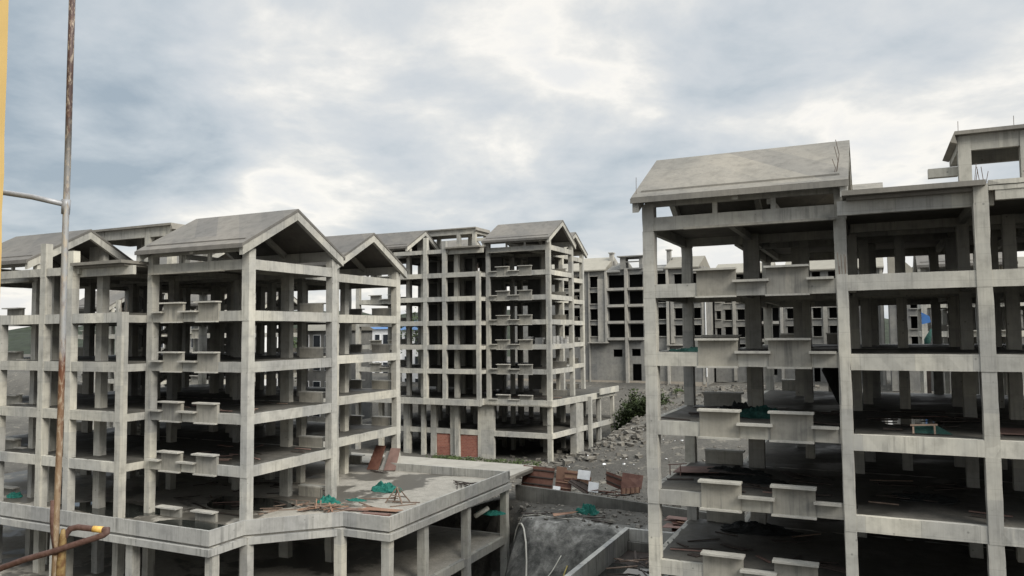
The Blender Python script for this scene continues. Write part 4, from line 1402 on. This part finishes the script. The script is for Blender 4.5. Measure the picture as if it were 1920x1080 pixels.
# boards behind the corner column of the right block
for i in range(13):
    x, y = -12.9 + r4.uniform(0, 2.4), 51.2 + r4.uniform(0, 1.6)
    z = -13.3 + i * 0.05
    a = r4.uniform(-.4, .4)
    c, s_ = math.cos(a), math.sin(a)
    w2, h2 = r4.uniform(.5, 1.0), r4.uniform(.2, .5)
    zz = max(z, ground_z(x, y) + 0.05 + i * .04)
    q = [(x + c * u - s_ * v, y + s_ * u + c * v, zz + r4.uniform(-.05, .08)) for u, v in ((-w2, -h2), (w2, -h2), (w2, h2), (-w2, h2))]
    sheet('scrap_board', q, .03, ('pinkply', 'ply2', 'ply')[i % 3], 'worn board in the pile on the ground behind the right block\'s corner column', group='boards piled behind the corner column')
sheet('scrap_board', [(-12.2, 48.2, ground_z(-12, 48) + .2), (-10.9, 48.2, ground_z(-11, 48) + .2), (-10.5, 49.2, ground_z(-11, 49) + .25), (-11.8, 49.2, ground_z(-12, 49) + .2)], .03, 'ply2', 'single pale board lying apart from the pile, nearer the flooded tank')
# boards on the big block's floors
sheet('bleached_board', [(-9.0, 37.0, -6.80), (-6.9, 37.6, -6.78), (-7.1, 39.2, -6.76), (-9.0, 38.6, -6.78)], .03, 'pinkply', 'bleached red board at the open corner of the big block\'s floor')
sheet('bleached_board', [(-7.4, 37.5, -6.74), (-5.3, 37.9, -6.85), (-5.4, 39.0, -6.85), (-7.4, 38.6, -6.72)], .03, 'plankd', 'dark board beside the bleached one on the big block\'s floor')
for p, q in (((-9.1, 36.9, -6.94), (-9.1, 36.9, -6.4)), ((-8.6, 36.9, -6.94), (-8.6, 36.9, -6.42)), ((-9.2, 36.9, -6.45), (-8.3, 36.95, -6.35))):
    stick('thin_batten', p, q, .05, .04, 'pinkply', 'thin pink batten at the corner of the big block\'s floor', 'batten', 'pink battens at the open floor corner')
sheet('wooden_tray', [(3.7, 33.2, -3.86), (6.4, 33.2, -3.85), (6.4, 34.6, -3.80), (3.7, 34.6, -3.81)], .04, 'pinkply', 'dull red boards on the floor right of the big block\'s second step column')
fr = empty('netted_stand', (1.9, 32.4, -3.94), 'green-netted timber frame at the floor edge of the big block', 'frame')
for p, q in (((1.2, 32.3, -3.9), (1.2, 32.4, -3.6)), ((1.9, 32.3, -3.9), (1.9, 32.4, -3.57)), ((1.1, 32.35, -3.6), (2.0, 32.4, -3.55))):
    MB().beam(p, q, .06, .06).build('rail', M['plank'], fr)
MB().hull8([(1.2, 32.45, -3.9), (2.5, 32.45, -3.9), (2.0, 32.5, -3.6), (1.2, 32.5, -3.62)], [(1.2, 32.5, -3.9), (2.5, 32.5, -3.9), (2.0, 32.55, -3.6), (1.2, 32.55, -3.62)]).build('netting', M['netd'], fr)


def puddle(cx, cy, z, rx, ry, seed, label):
    v = [(cx, cy, z)]
    n = 48
    for i in range(n):
        a = 2 * math.pi * i / n
        k = 1 + 0.30 * noise.noise(Vector((math.cos(a) * 1.4 + seed, math.sin(a) * 1.4, 0))) + 0.12 * noise.noise(Vector((math.cos(a) * 5, math.sin(a) * 5, seed)))
        v.append((cx + math.cos(a) * rx * k, cy + math.sin(a) * ry * k, z))
    n1 = len(v)
    mb = MB().add(v + [(x, y, z_ - 0.004) for x, y, z_ in v], [(0, 1 + i, 1 + (i + 1) % n) for i in range(n)] +
                  [(1 + i, n1 + 1 + i, n1 + 1 + (i + 1) % n, 1 + (i + 1) % n) for i in range(n)])
    o = mb.build('puddle', M['water'])
    tag(o, label, 'puddle', kind='structure')


puddle(1.15, 36.7, -3.943, 1.15, 1.5, 2, 'bright puddle on an open floor of the big block')
puddle(-35.5, 32.0, ZD + 0.006, 3.4, 1.3, 3, 'dark puddle behind the deck parapet')
puddle(-43.5, 33.5, ZD + 0.006, 4.0, 1.6, 5, 'dark puddle on the deck among the columns')
puddle(-37.0, 38.0, ZD + 0.006, 3.2, 1.8, 6, 'dark puddle in the shade of the deck')

# pipes and hoses in the pit
hose = []
for x, y in ((-24.3, 50.6), (-23.3, 50.1), (-22.4, 49.0), (-21.8, 48.0), (-21.4, 47.2), (-21.0, 46.2), (-20.6, 45.0), (-20.1, 43.8), (-19.3, 43.0)):
    hose.append((x, y, ground_z(x, y) + 0.08))
hose2 = []
for a, b in zip(hose, hose[1:]):
    for k in range(4):
        hose2.append(tuple(Vector(a).lerp(Vector(b), k / 4)))
tag(MB().tube([(p[0], p[1], ground_z(p[0], p[1]) + 0.08) for p in hose2], 0.06, 8).build('hose', M['pipe'], smooth=True), 'long pale hose hanging down the side of the pit', 'hose')


def on_slope(name, pts, r, mat, label, cat):
    q = []
    for a, b in zip(pts, pts[1:]):
        for k in range(8):
            x, y = lerp(a[0], b[0], k / 8), lerp(a[1], b[1], k / 8)
            q.append((x, y, ground_z(x, y) + r + .03))
    return tag(MB().tube(q, r, 8).build(name, M[mat], smooth=True), label, cat)


on_slope('bamboo_pole', [(-18.5, 47.2), (-18.9, 44.0)], 0.045, 'yellowpole', 'yellow bamboo pole lying down the pit slope', 'pole')
on_slope('bamboo_pole', [(-19.2, 47.9), (-20.0, 46.0)], 0.035, 'pipe', 'short pale pole lying left of the yellow bamboo pole', 'pole')
tag(MB().tube([(-26.0, 48.6, -13.0), (-25.5, 49.6, -12.6)], 0.17, 14).build('drain_pipe', M['pipe'], smooth=True), 'thick white pipe stub poking out below the corner of the deck', 'pipe')
on_slope('steel_rod', [(-26, 50.9), (-23, 51.0), (-18, 50.9)], 0.02, 'pipe', 'thin pale cable stretched across the pit floor', 'cable')
sheet('pit_board', [(-20.8, 50.6, -12.95), (-19.9, 52.0, -12.95), (-19.6, 52.3, -12.85), (-21.1, 51.1, -12.9)], .03, 'ply2', 'pale board lying flat on the pit floor')
for x, y, a, ln in ((-22.6, 51.2, .3, 1.8), (-21.6, 52.3, -.2, 1.4), (-18.3, 52.0, .35, 1.6), (-17.6, 51.2, -.1, 1.3), (-24.6, 52.6, .6, 1.2)):
    z = ground_z(x, y) + .08
    stick('pit_timber', (x - ln / 2 * math.cos(a), y - ln / 2 * math.sin(a), z), (x + ln / 2 * math.cos(a), y + ln / 2 * math.sin(a), z), .12, .06, 'plankd', 'dark timber lying on the pit floor', 'timber', 'dark timbers on the pit floor')

# ------------------------------------------------------------------ rubble (uncountable)


def rubble(name, n, spot, smin, smax, mat, seed, lift=0.0):
    rr = random.Random(seed)
    mb = MB()
    for _ in range(n):
        x, y = spot(rr)
        s_ = smin * (smax / smin) ** (rr.random() ** 2.2)
        z = ground_z(x, y) + lift
        fl = rr.uniform(0.35, 0.9)
        rot = Matrix.Rotation(rr.uniform(0, 6.3), 3, 'Z') @ Matrix.Rotation(rr.uniform(-.5, .5), 3, 'X')
        pts = []
        for dx in (-1, 1):
            for dy in (-1, 1):
                for dz in (-1, 1):
                    p = rot @ Vector((dx * s_ * rr.uniform(.5, 1), dy * s_ * rr.uniform(.35, .8), dz * s_ * fl * rr.uniform(.4, .9)))
                    pts.append((x + p.x, y + p.y, z + s_ * fl * 0.4 + p.z))
        mb.add(pts, [(0, 1, 3, 2), (4, 6, 7, 5), (0, 4, 5, 1), (2, 3, 7, 6), (0, 2, 6, 4), (1, 5, 7, 3)])
    o = mb.build(name, M[mat])
    tag(o, kind='stuff')
    return o


def in_front(rr):
    return rr.uniform(-34.0, -18.0), 76 + abs(rr.gauss(0, 8.0)) + rr.uniform(0, 10)


rubble('rubble', 1500, lambda rr: (-30 + rr.gauss(0, 4.0), 82 + rr.gauss(0, 7)), 0.05, 0.42, 'rock', 11)
rubble('rubble', 900, lambda rr: (rr.uniform(-46, -26), 82.0 + rr.gauss(0, 1.2)), 0.05, 0.35, 'rock', 12)
rubble('rubble', 900, lambda rr: (rr.uniform(-34, -8), rr.uniform(95, 131)), 0.07, 0.5, 'rock', 13)
rubble('rubble', 420, lambda rr: (rr.uniform(-25.5, -14.5), rr.uniform(50, 55.2)), 0.02, 0.2, 'rock', 14)
rubble('rubble', 350, lambda rr: (rr.uniform(-24.5, -13), rr.uniform(56.2, 62)), 0.05, 0.35, 'rock', 15)
rubble('rubble', 130, lambda rr: (-29 + rr.gauss(0, 3.5), 81 + rr.gauss(0, 6)), 0.3, 0.8, 'rock', 18)
rubble('rubble', 2500, lambda rr: (rr.uniform(-35, -12), rr.uniform(58, 108)), 0.03, 0.16, 'rock', 19)
rubble('rubble', 60, lambda rr: (rr.uniform(-34, -18), rr.uniform(70, 95)), 0.06, 0.22, 'white', 16)
# sand heap with pale slabs on the bank
sh = MB()
n = 26
v, f = [], []
for j in range(n + 1):
    for i in range(n + 1):
        u, t = i / n * 2 - 1, j / n * 2 - 1
        d = math.hypot(u, t)
        x, y = -15 + u * 9, 92 + t * 6
        v.append((x, y, ground_z(x, y) - 0.1 + 2.6 * max(0, 1 - d) ** 1.2 * (1 + .3 * fbm(x, y, .5, 4)) if d < 1 else ground_z(x, y) - 0.4))
for j in range(n):
    for i in range(n):
        a = j * (n + 1) + i
        f.append((a, a + 1, a + n + 2, a + n + 1))
tag(sh.add(v, f).build('sand_heap', M['soil'], smooth=True), kind='stuff')

# ------------------------------------------------------------------ plants


def leaves(name, n, pos, size, mat, parent=None, seed=0, origin=None):
    rr = random.Random(seed)
    mb = MB()
    for _ in range(n):
        c = Vector(pos(rr))
        s_ = size * rr.uniform(.6, 1.5)
        a = Vector((rr.gauss(0, 1), rr.gauss(0, 1), rr.gauss(0, .7))).normalized()
        b = a.cross(Vector((rr.gauss(0, 1), rr.gauss(0, 1), rr.gauss(0, 1)))).normalized()
        mb.add([c - a * s_, c + b * s_ * .5, c + a * s_, c - b * s_ * .5], [(0, 1, 2, 3)])
    return mb.build(name, M[mat], parent, origin=origin)


def bush(x, y, rx, ry, h, label, n=900, mat='leaf', seed=0, size=.16, group='bushes on the bank'):
    zb = ground_z(x, y)
    root = empty('bush', (x, y, zb), label, 'bush', group)
    rr = random.Random(seed)
    cl = [(rr.gauss(0, .45) * rx, rr.gauss(0, .45) * ry, abs(rr.gauss(.5, .25)) * h, rr.uniform(.25, .5)) for _ in range(11)]

    def pos(r_):
        c = r_.choice(cl)
        k = c[3]
        return (x + c[0] + r_.gauss(0, k * rx * .55), y + c[1] + r_.gauss(0, k * ry * .55), zb + max(.05, c[2] + r_.gauss(0, k * h * .5)))
    leaves('foliage', n, pos, size, mat, root, seed)
    st = MB()
    for c in cl[:6]:
        st.tube([(x, y, zb - .1), (x + c[0] * .5, y + c[1] * .5, zb + c[2] * .6), (x + c[0], y + c[1], zb + c[2])], [.05, .035, .015], 5)
    st.build('stem', M['bark'], root)


bush(-30.2, 103.0, 3.4, 2.4, 3.6, 'dark spreading bush at the end of the middle block\'s deck', 4200, 'leaf', 21, .22)
bush(-31.9, 107.0, 2.2, 1.8, 4.2, 'taller scrubby bush standing just behind the spreading one', 2200, 'leaf', 22, .2)
bush(-27.6, 101.5, 2.2, 1.8, 3.0, 'low bush on the slope right of the spreading one', 2400, 'leaf', 23, .18)
bush(-30.3, 110.5, 1.2, 1.2, 1.4, 'dry brownish bush higher up the bank', 500, 'leaf', 24, .16)
bush(-26.0, 114.0, 1.4, 1.2, 1.0, 'small grey-green bush near the walled building', 400, 'leaf2', 25, .14)


def weed_pos(rr):
    x = rr.uniform(-50, -35.5)
    y = 82.4 + rr.gauss(0, .7)
    return (x, y, ground_z(x, y) + abs(rr.gauss(0, .18)))


w_ = leaves('weeds', 1800, weed_pos, .12, 'leaf2', None, 31)
tag(w_, kind='stuff')


def tree(x, y, zb, h, r_, label, seed, mat='leaf2', n=1500):
    root = empty('tree', (x, y, zb), label, 'tree', 'trees beyond the frame blocks')
    rr = random.Random(seed)
    tr = MB().tube([(x, y, zb - .3), (x + .1, y, zb + h * .35), (x, y + .1, zb + h * .75)], [.22, .16, .05], 7)
    cl = []
    for k in range(9):
        a = rr.uniform(0, 6.3)
        d = rr.uniform(.2, .8) * r_
        c = Vector((x + d * math.cos(a), y + d * math.sin(a), zb + h * rr.uniform(.45, .95)))
        cl.append((c, rr.uniform(.25, .5) * r_))
        tr.tube([(x, y, zb + h * .35), tuple((Vector((x, y, zb + h * .45)) + c) / 2), tuple(c)], [.09, .06, .02], 5)
    tr.build('trunk', M['bark'], root)

    def pos(q):
        c, k = q.choice(cl)
        return tuple(c + Vector((q.gauss(0, k * .6), q.gauss(0, k * .6), q.gauss(0, k * .5))))
    leaves('crown', n, pos, .24, mat, root, seed)


# ------------------------------------------------------------------ things far behind, seen through the frames
hw = MB()
v, f = [], []
nx, ny = 150, 14
for j in range(ny + 1):
    for i in range(nx + 1):
        x = -620 + i / nx * 900
        y = 300 + j / ny * 160
        t = j / ny
        prof = math.sin(min(1, t * 1.3) * math.pi / 2)
        h = 24 + 10 * fbm(x, 0, .006, 7) - 9 * sstep(-180, 60, x)
        z = -12 + h * prof + 2.2 * abs(fbm(x, y, .12, 3)) * prof + 1.2 * fbm(x, y, .4, 5) * prof
        v.append((x, y, z))
for j in range(ny):
    for i in range(nx):
        a = j * (nx + 1) + i
        f.append((a, a + 1, a + nx + 2, a + nx + 1))
tag(hw.add(v, f).build('wooded_hill', M['hill']), kind='stuff')

for i, (x, y, h, r_, lb) in enumerate([
        (-73, 118, 14.5, 4.2, 'broad green tree behind the middle block\'s left end'),
        (-66, 121, 12.5, 3.6, 'green tree behind the middle block, right of the broad one'),
        (-92, 84, 9.5, 3.2, 'small green tree seen through the left block\'s upper floors'),
        (-97, 112, 13.0, 3.8, 'tall tree seen through the left block near its stair'),
        (-104, 92, 10.0, 3.4, 'tree far left beyond the left block'),
        (-84, 132, 13.0, 4.0, 'tree between the blue-roofed shed and the middle block'),
        (8, 150, 20.5, 4.0, 'dark tree showing over the gable right of the big block\'s middle column')]):
    tree(x, y, ground_z(x, y), h, r_, lb, 60 + i, 'leaf2' if i % 2 else 'leaf')


def house(name, label, x0, x1, y0, y1, zb, zt, mat, roofmat, floors, group=None, band=None, cat='house'):
    root = empty(name, ((x0 + x1) / 2, y0, zb), label, cat, group)
    MB().box(x0, x1, y0, y1, zb, zt).build('wall', M[mat], root)
    m = MB()
    ym = (y0 + y1) / 2
    sec = [(y0 - .5, zt + .004), (ym, zt + 1.8), (y1 + .5, zt + .004)]
    m.add([(x0 - .4, p, q) for p, q in sec] + [(x1 + .4, p, q) for p, q in sec], [(0, 1, 2), (5, 4, 3), (0, 3, 4, 1), (1, 4, 5, 2), (2, 5, 3, 0)])
    m.build('roof', M[roofmat], root)
    z = zb
    hh = (zt - zb) / floors
    for k in range(floors):
        xx = x0 + .7
        while xx < x1 - 1.4:
            fr_ = MB().box(xx - .08, xx + 1.38, y0 - .10, y0 - .003, z + hh * .3 - .08, z + hh * .8 + .08).build('window', M['white'], root)
            MB().box(xx, xx + 1.3, y0 - .13, y0 - .104, z + hh * .3, z + hh * .8).build('pane', M['glass'], fr_)
            xx += 2.3
        if band:
            MB().box(x0 - .1, x1 + .1, y0 - .7, y0 - .14, z + hh * .9, z + hh).build('balcony', M[band], root)
        z += hh
    return root


house('apartment_house', 'white-banded apartment house with blue windows seen through the left block', -132, -117, 110.0, 122, -14, 3.6, 'farfr', 'farroof', 5, 'houses beyond the left block', 'white')
house('white_house', 'plain bright white house seen through the left block, right of the banded one', -114.5, -106, 110.0, 120, -14, 2.3, 'tile', 'farroof', 4, 'houses beyond the left block')
house('grey_house', 'low grey house seen through the left block near its corner column', -83, -76, 96, 106, -14, 0.5, 'far', 'farroof', 4, 'houses beyond the left block')
house('shed', 'long white shed with a blue roof behind the middle block', -112, -84, 150, 164, -12, 1.0, 'tile', 'blue', 2, None, None, 'shed')
house('shed', 'white shed with a blue roof seen through the middle block\'s left bays', -82, -66, 124, 134, -12, 0.6, 'tile', 'blue', 3, None, None, 'shed')
bt = MB().hull8([(4.3, 86.0, 0.4), (5.1, 86.0, 0.6), (5.0, 86.2, 1.2), (4.3, 86.2, 1.6)], [(4.3, 86.1, 0.4), (5.1, 86.1, 0.6), (5.0, 86.3, 1.2), (4.3, 86.3, 1.6)])
tag(bt.build('tarpaulin', M['bluetarp']), 'blue tarpaulin hung on the pale block beyond the big block\'s open bay', 'tarpaulin')
tag(MB().box(4.4, 4.5, 86.32, 89.9, 1.3, 1.4).box(4.4, 4.5, 86.32, 89.9, .5, .6).build('tarpaulin_rail', M['plank']), 'pair of timber rails holding the blue tarpaulin', 'rail')

# ------------------------------------------------------------------ the photographer's own scaffold and wall


def camp(px, py, d):
    """point on the view ray through photo position (px, py), d metres along the view axis"""
    mw = cam.matrix_world
    vv = Vector(((px - 960) / 1433.5, -(py - 540) / 1433.5, -1.0)) * d
    return mw @ vv


sc = empty('scaffold', (-5.3, 3.6, -2.5), 'rusty scaffold upright with thin rail and bent bar, close at the left', 'scaffold')
up = [(-5.03, 3.441, 2.596), (-5.077, 3.469, 1.806), (-5.109, 3.49, 1.242), (-5.144, 3.509, 0.679), (-5.168, 3.524, 0.265), (-5.188, 3.539, -0.111), (-5.219, 3.558, -0.637), (-5.245, 3.57, -1.013), (-5.262, 3.576, -1.239), (-5.279, 3.587, -1.54), (-5.32, 3.60, -2.1)]
MB().tube(up, 0.0212, 14).build('upright', M['tube'], sc, smooth=True)
MB().tube([(-5.222, 3.60, -1.36), (-5.231, 3.607, -1.427), (-5.252, 3.612, -1.60), (-5.30, 3.63, -2.5), (-5.9, 3.9, -18.9)], [0.012, 0.024, 0.030, 0.032, 0.032], 14).build('standard', M['yrust'], sc, smooth=True)
MB().tube([(-5.272, 3.556, -1.155), (-5.284, 3.567, -1.30), (-5.284, 3.575, -1.389), (-5.27, 3.585, -1.54)], [0.017, 0.022, 0.022, 0.016], 10).build('sleeve', M['rust'], sc, smooth=True)
MB().tube([(-7.2, 2.55, 1.45), (-5.65, 3.247, 1.049), (-5.522, 3.309, 1.017), (-5.346, 3.395, 0.985), (-5.136, 3.497, 0.93)], 0.0195, 12).build('rail', M['zinc'], sc, smooth=True)
MB().tube([(-5.142, 3.505, 0.86), (-5.133, 3.503, 0.965)], [0.027, 0.030], 12).build('weld_collar', M['zinc'], sc, smooth=True)
bar = [(-6.4, 3.08, -1.90), (-5.843, 3.331, -1.707), (-5.636, 3.424, -1.634), (-5.464, 3.500, -1.568), (-5.275, 3.560, -1.513), (-5.12, 3.640, -1.458), (-5.016, 3.690, -1.424), (-4.961, 3.722, -1.402), (-4.943, 3.736, -1.385), (-4.953, 3.745, -1.370), (-4.981, 3.735, -1.372), (-5.065, 3.700, -1.364), (-5.15, 3.662, -1.353), (-5.202, 3.640, -1.364), (-5.225, 3.625, -1.40), (-5.235, 3.61, -1.45)]
MB().tube(bar, 0.0215, 12).build('bent_bar', M['rust'], sc, smooth=True)
MB().tube([(-5.050, 3.7065, -1.3655), (-5.02, 3.7195, -1.3685), (-4.985, 3.7335, -1.3718)], 0.0232, 12).build('tape', M['tape'], sc, smooth=True)
yw = MB()
ys = [-19.0, -3.0, 0.1, 0.45, 0.65, 0.85, 1.05, 1.4, 1.8, 6.0]
wob = [0, 0, 0, 0.004, -0.004, 0.006, -0.002, 0.003, 0, 0]
A = [(-4.094 + k, 2.447, z) for z, k in zip(ys, wob)]
B = [(-4.094 + k - 0.30, 2.56, z) for z, k in zip(ys, wob)]
C_ = [(-7.4, 0.9, z) for z in ys]
D_ = [(-7.6, 1.3, z) for z in ys]
n = len(ys)
yw.add(A + B + D_ + C_, [(r_ * n + i, ((r_ + 1) % 4) * n + i, ((r_ + 1) % 4) * n + i + 1, r_ * n + i + 1) for r_ in range(4) for i in range(n - 1)] + [(0, 3 * n, 2 * n, n), (n - 1, 2 * n - 1, 3 * n - 1, 4 * n - 1)])
tag(yw.build('painted_wall', M['yellow']), 'ochre yellow painted wall edge at the far left, close to the camera', 'wall')
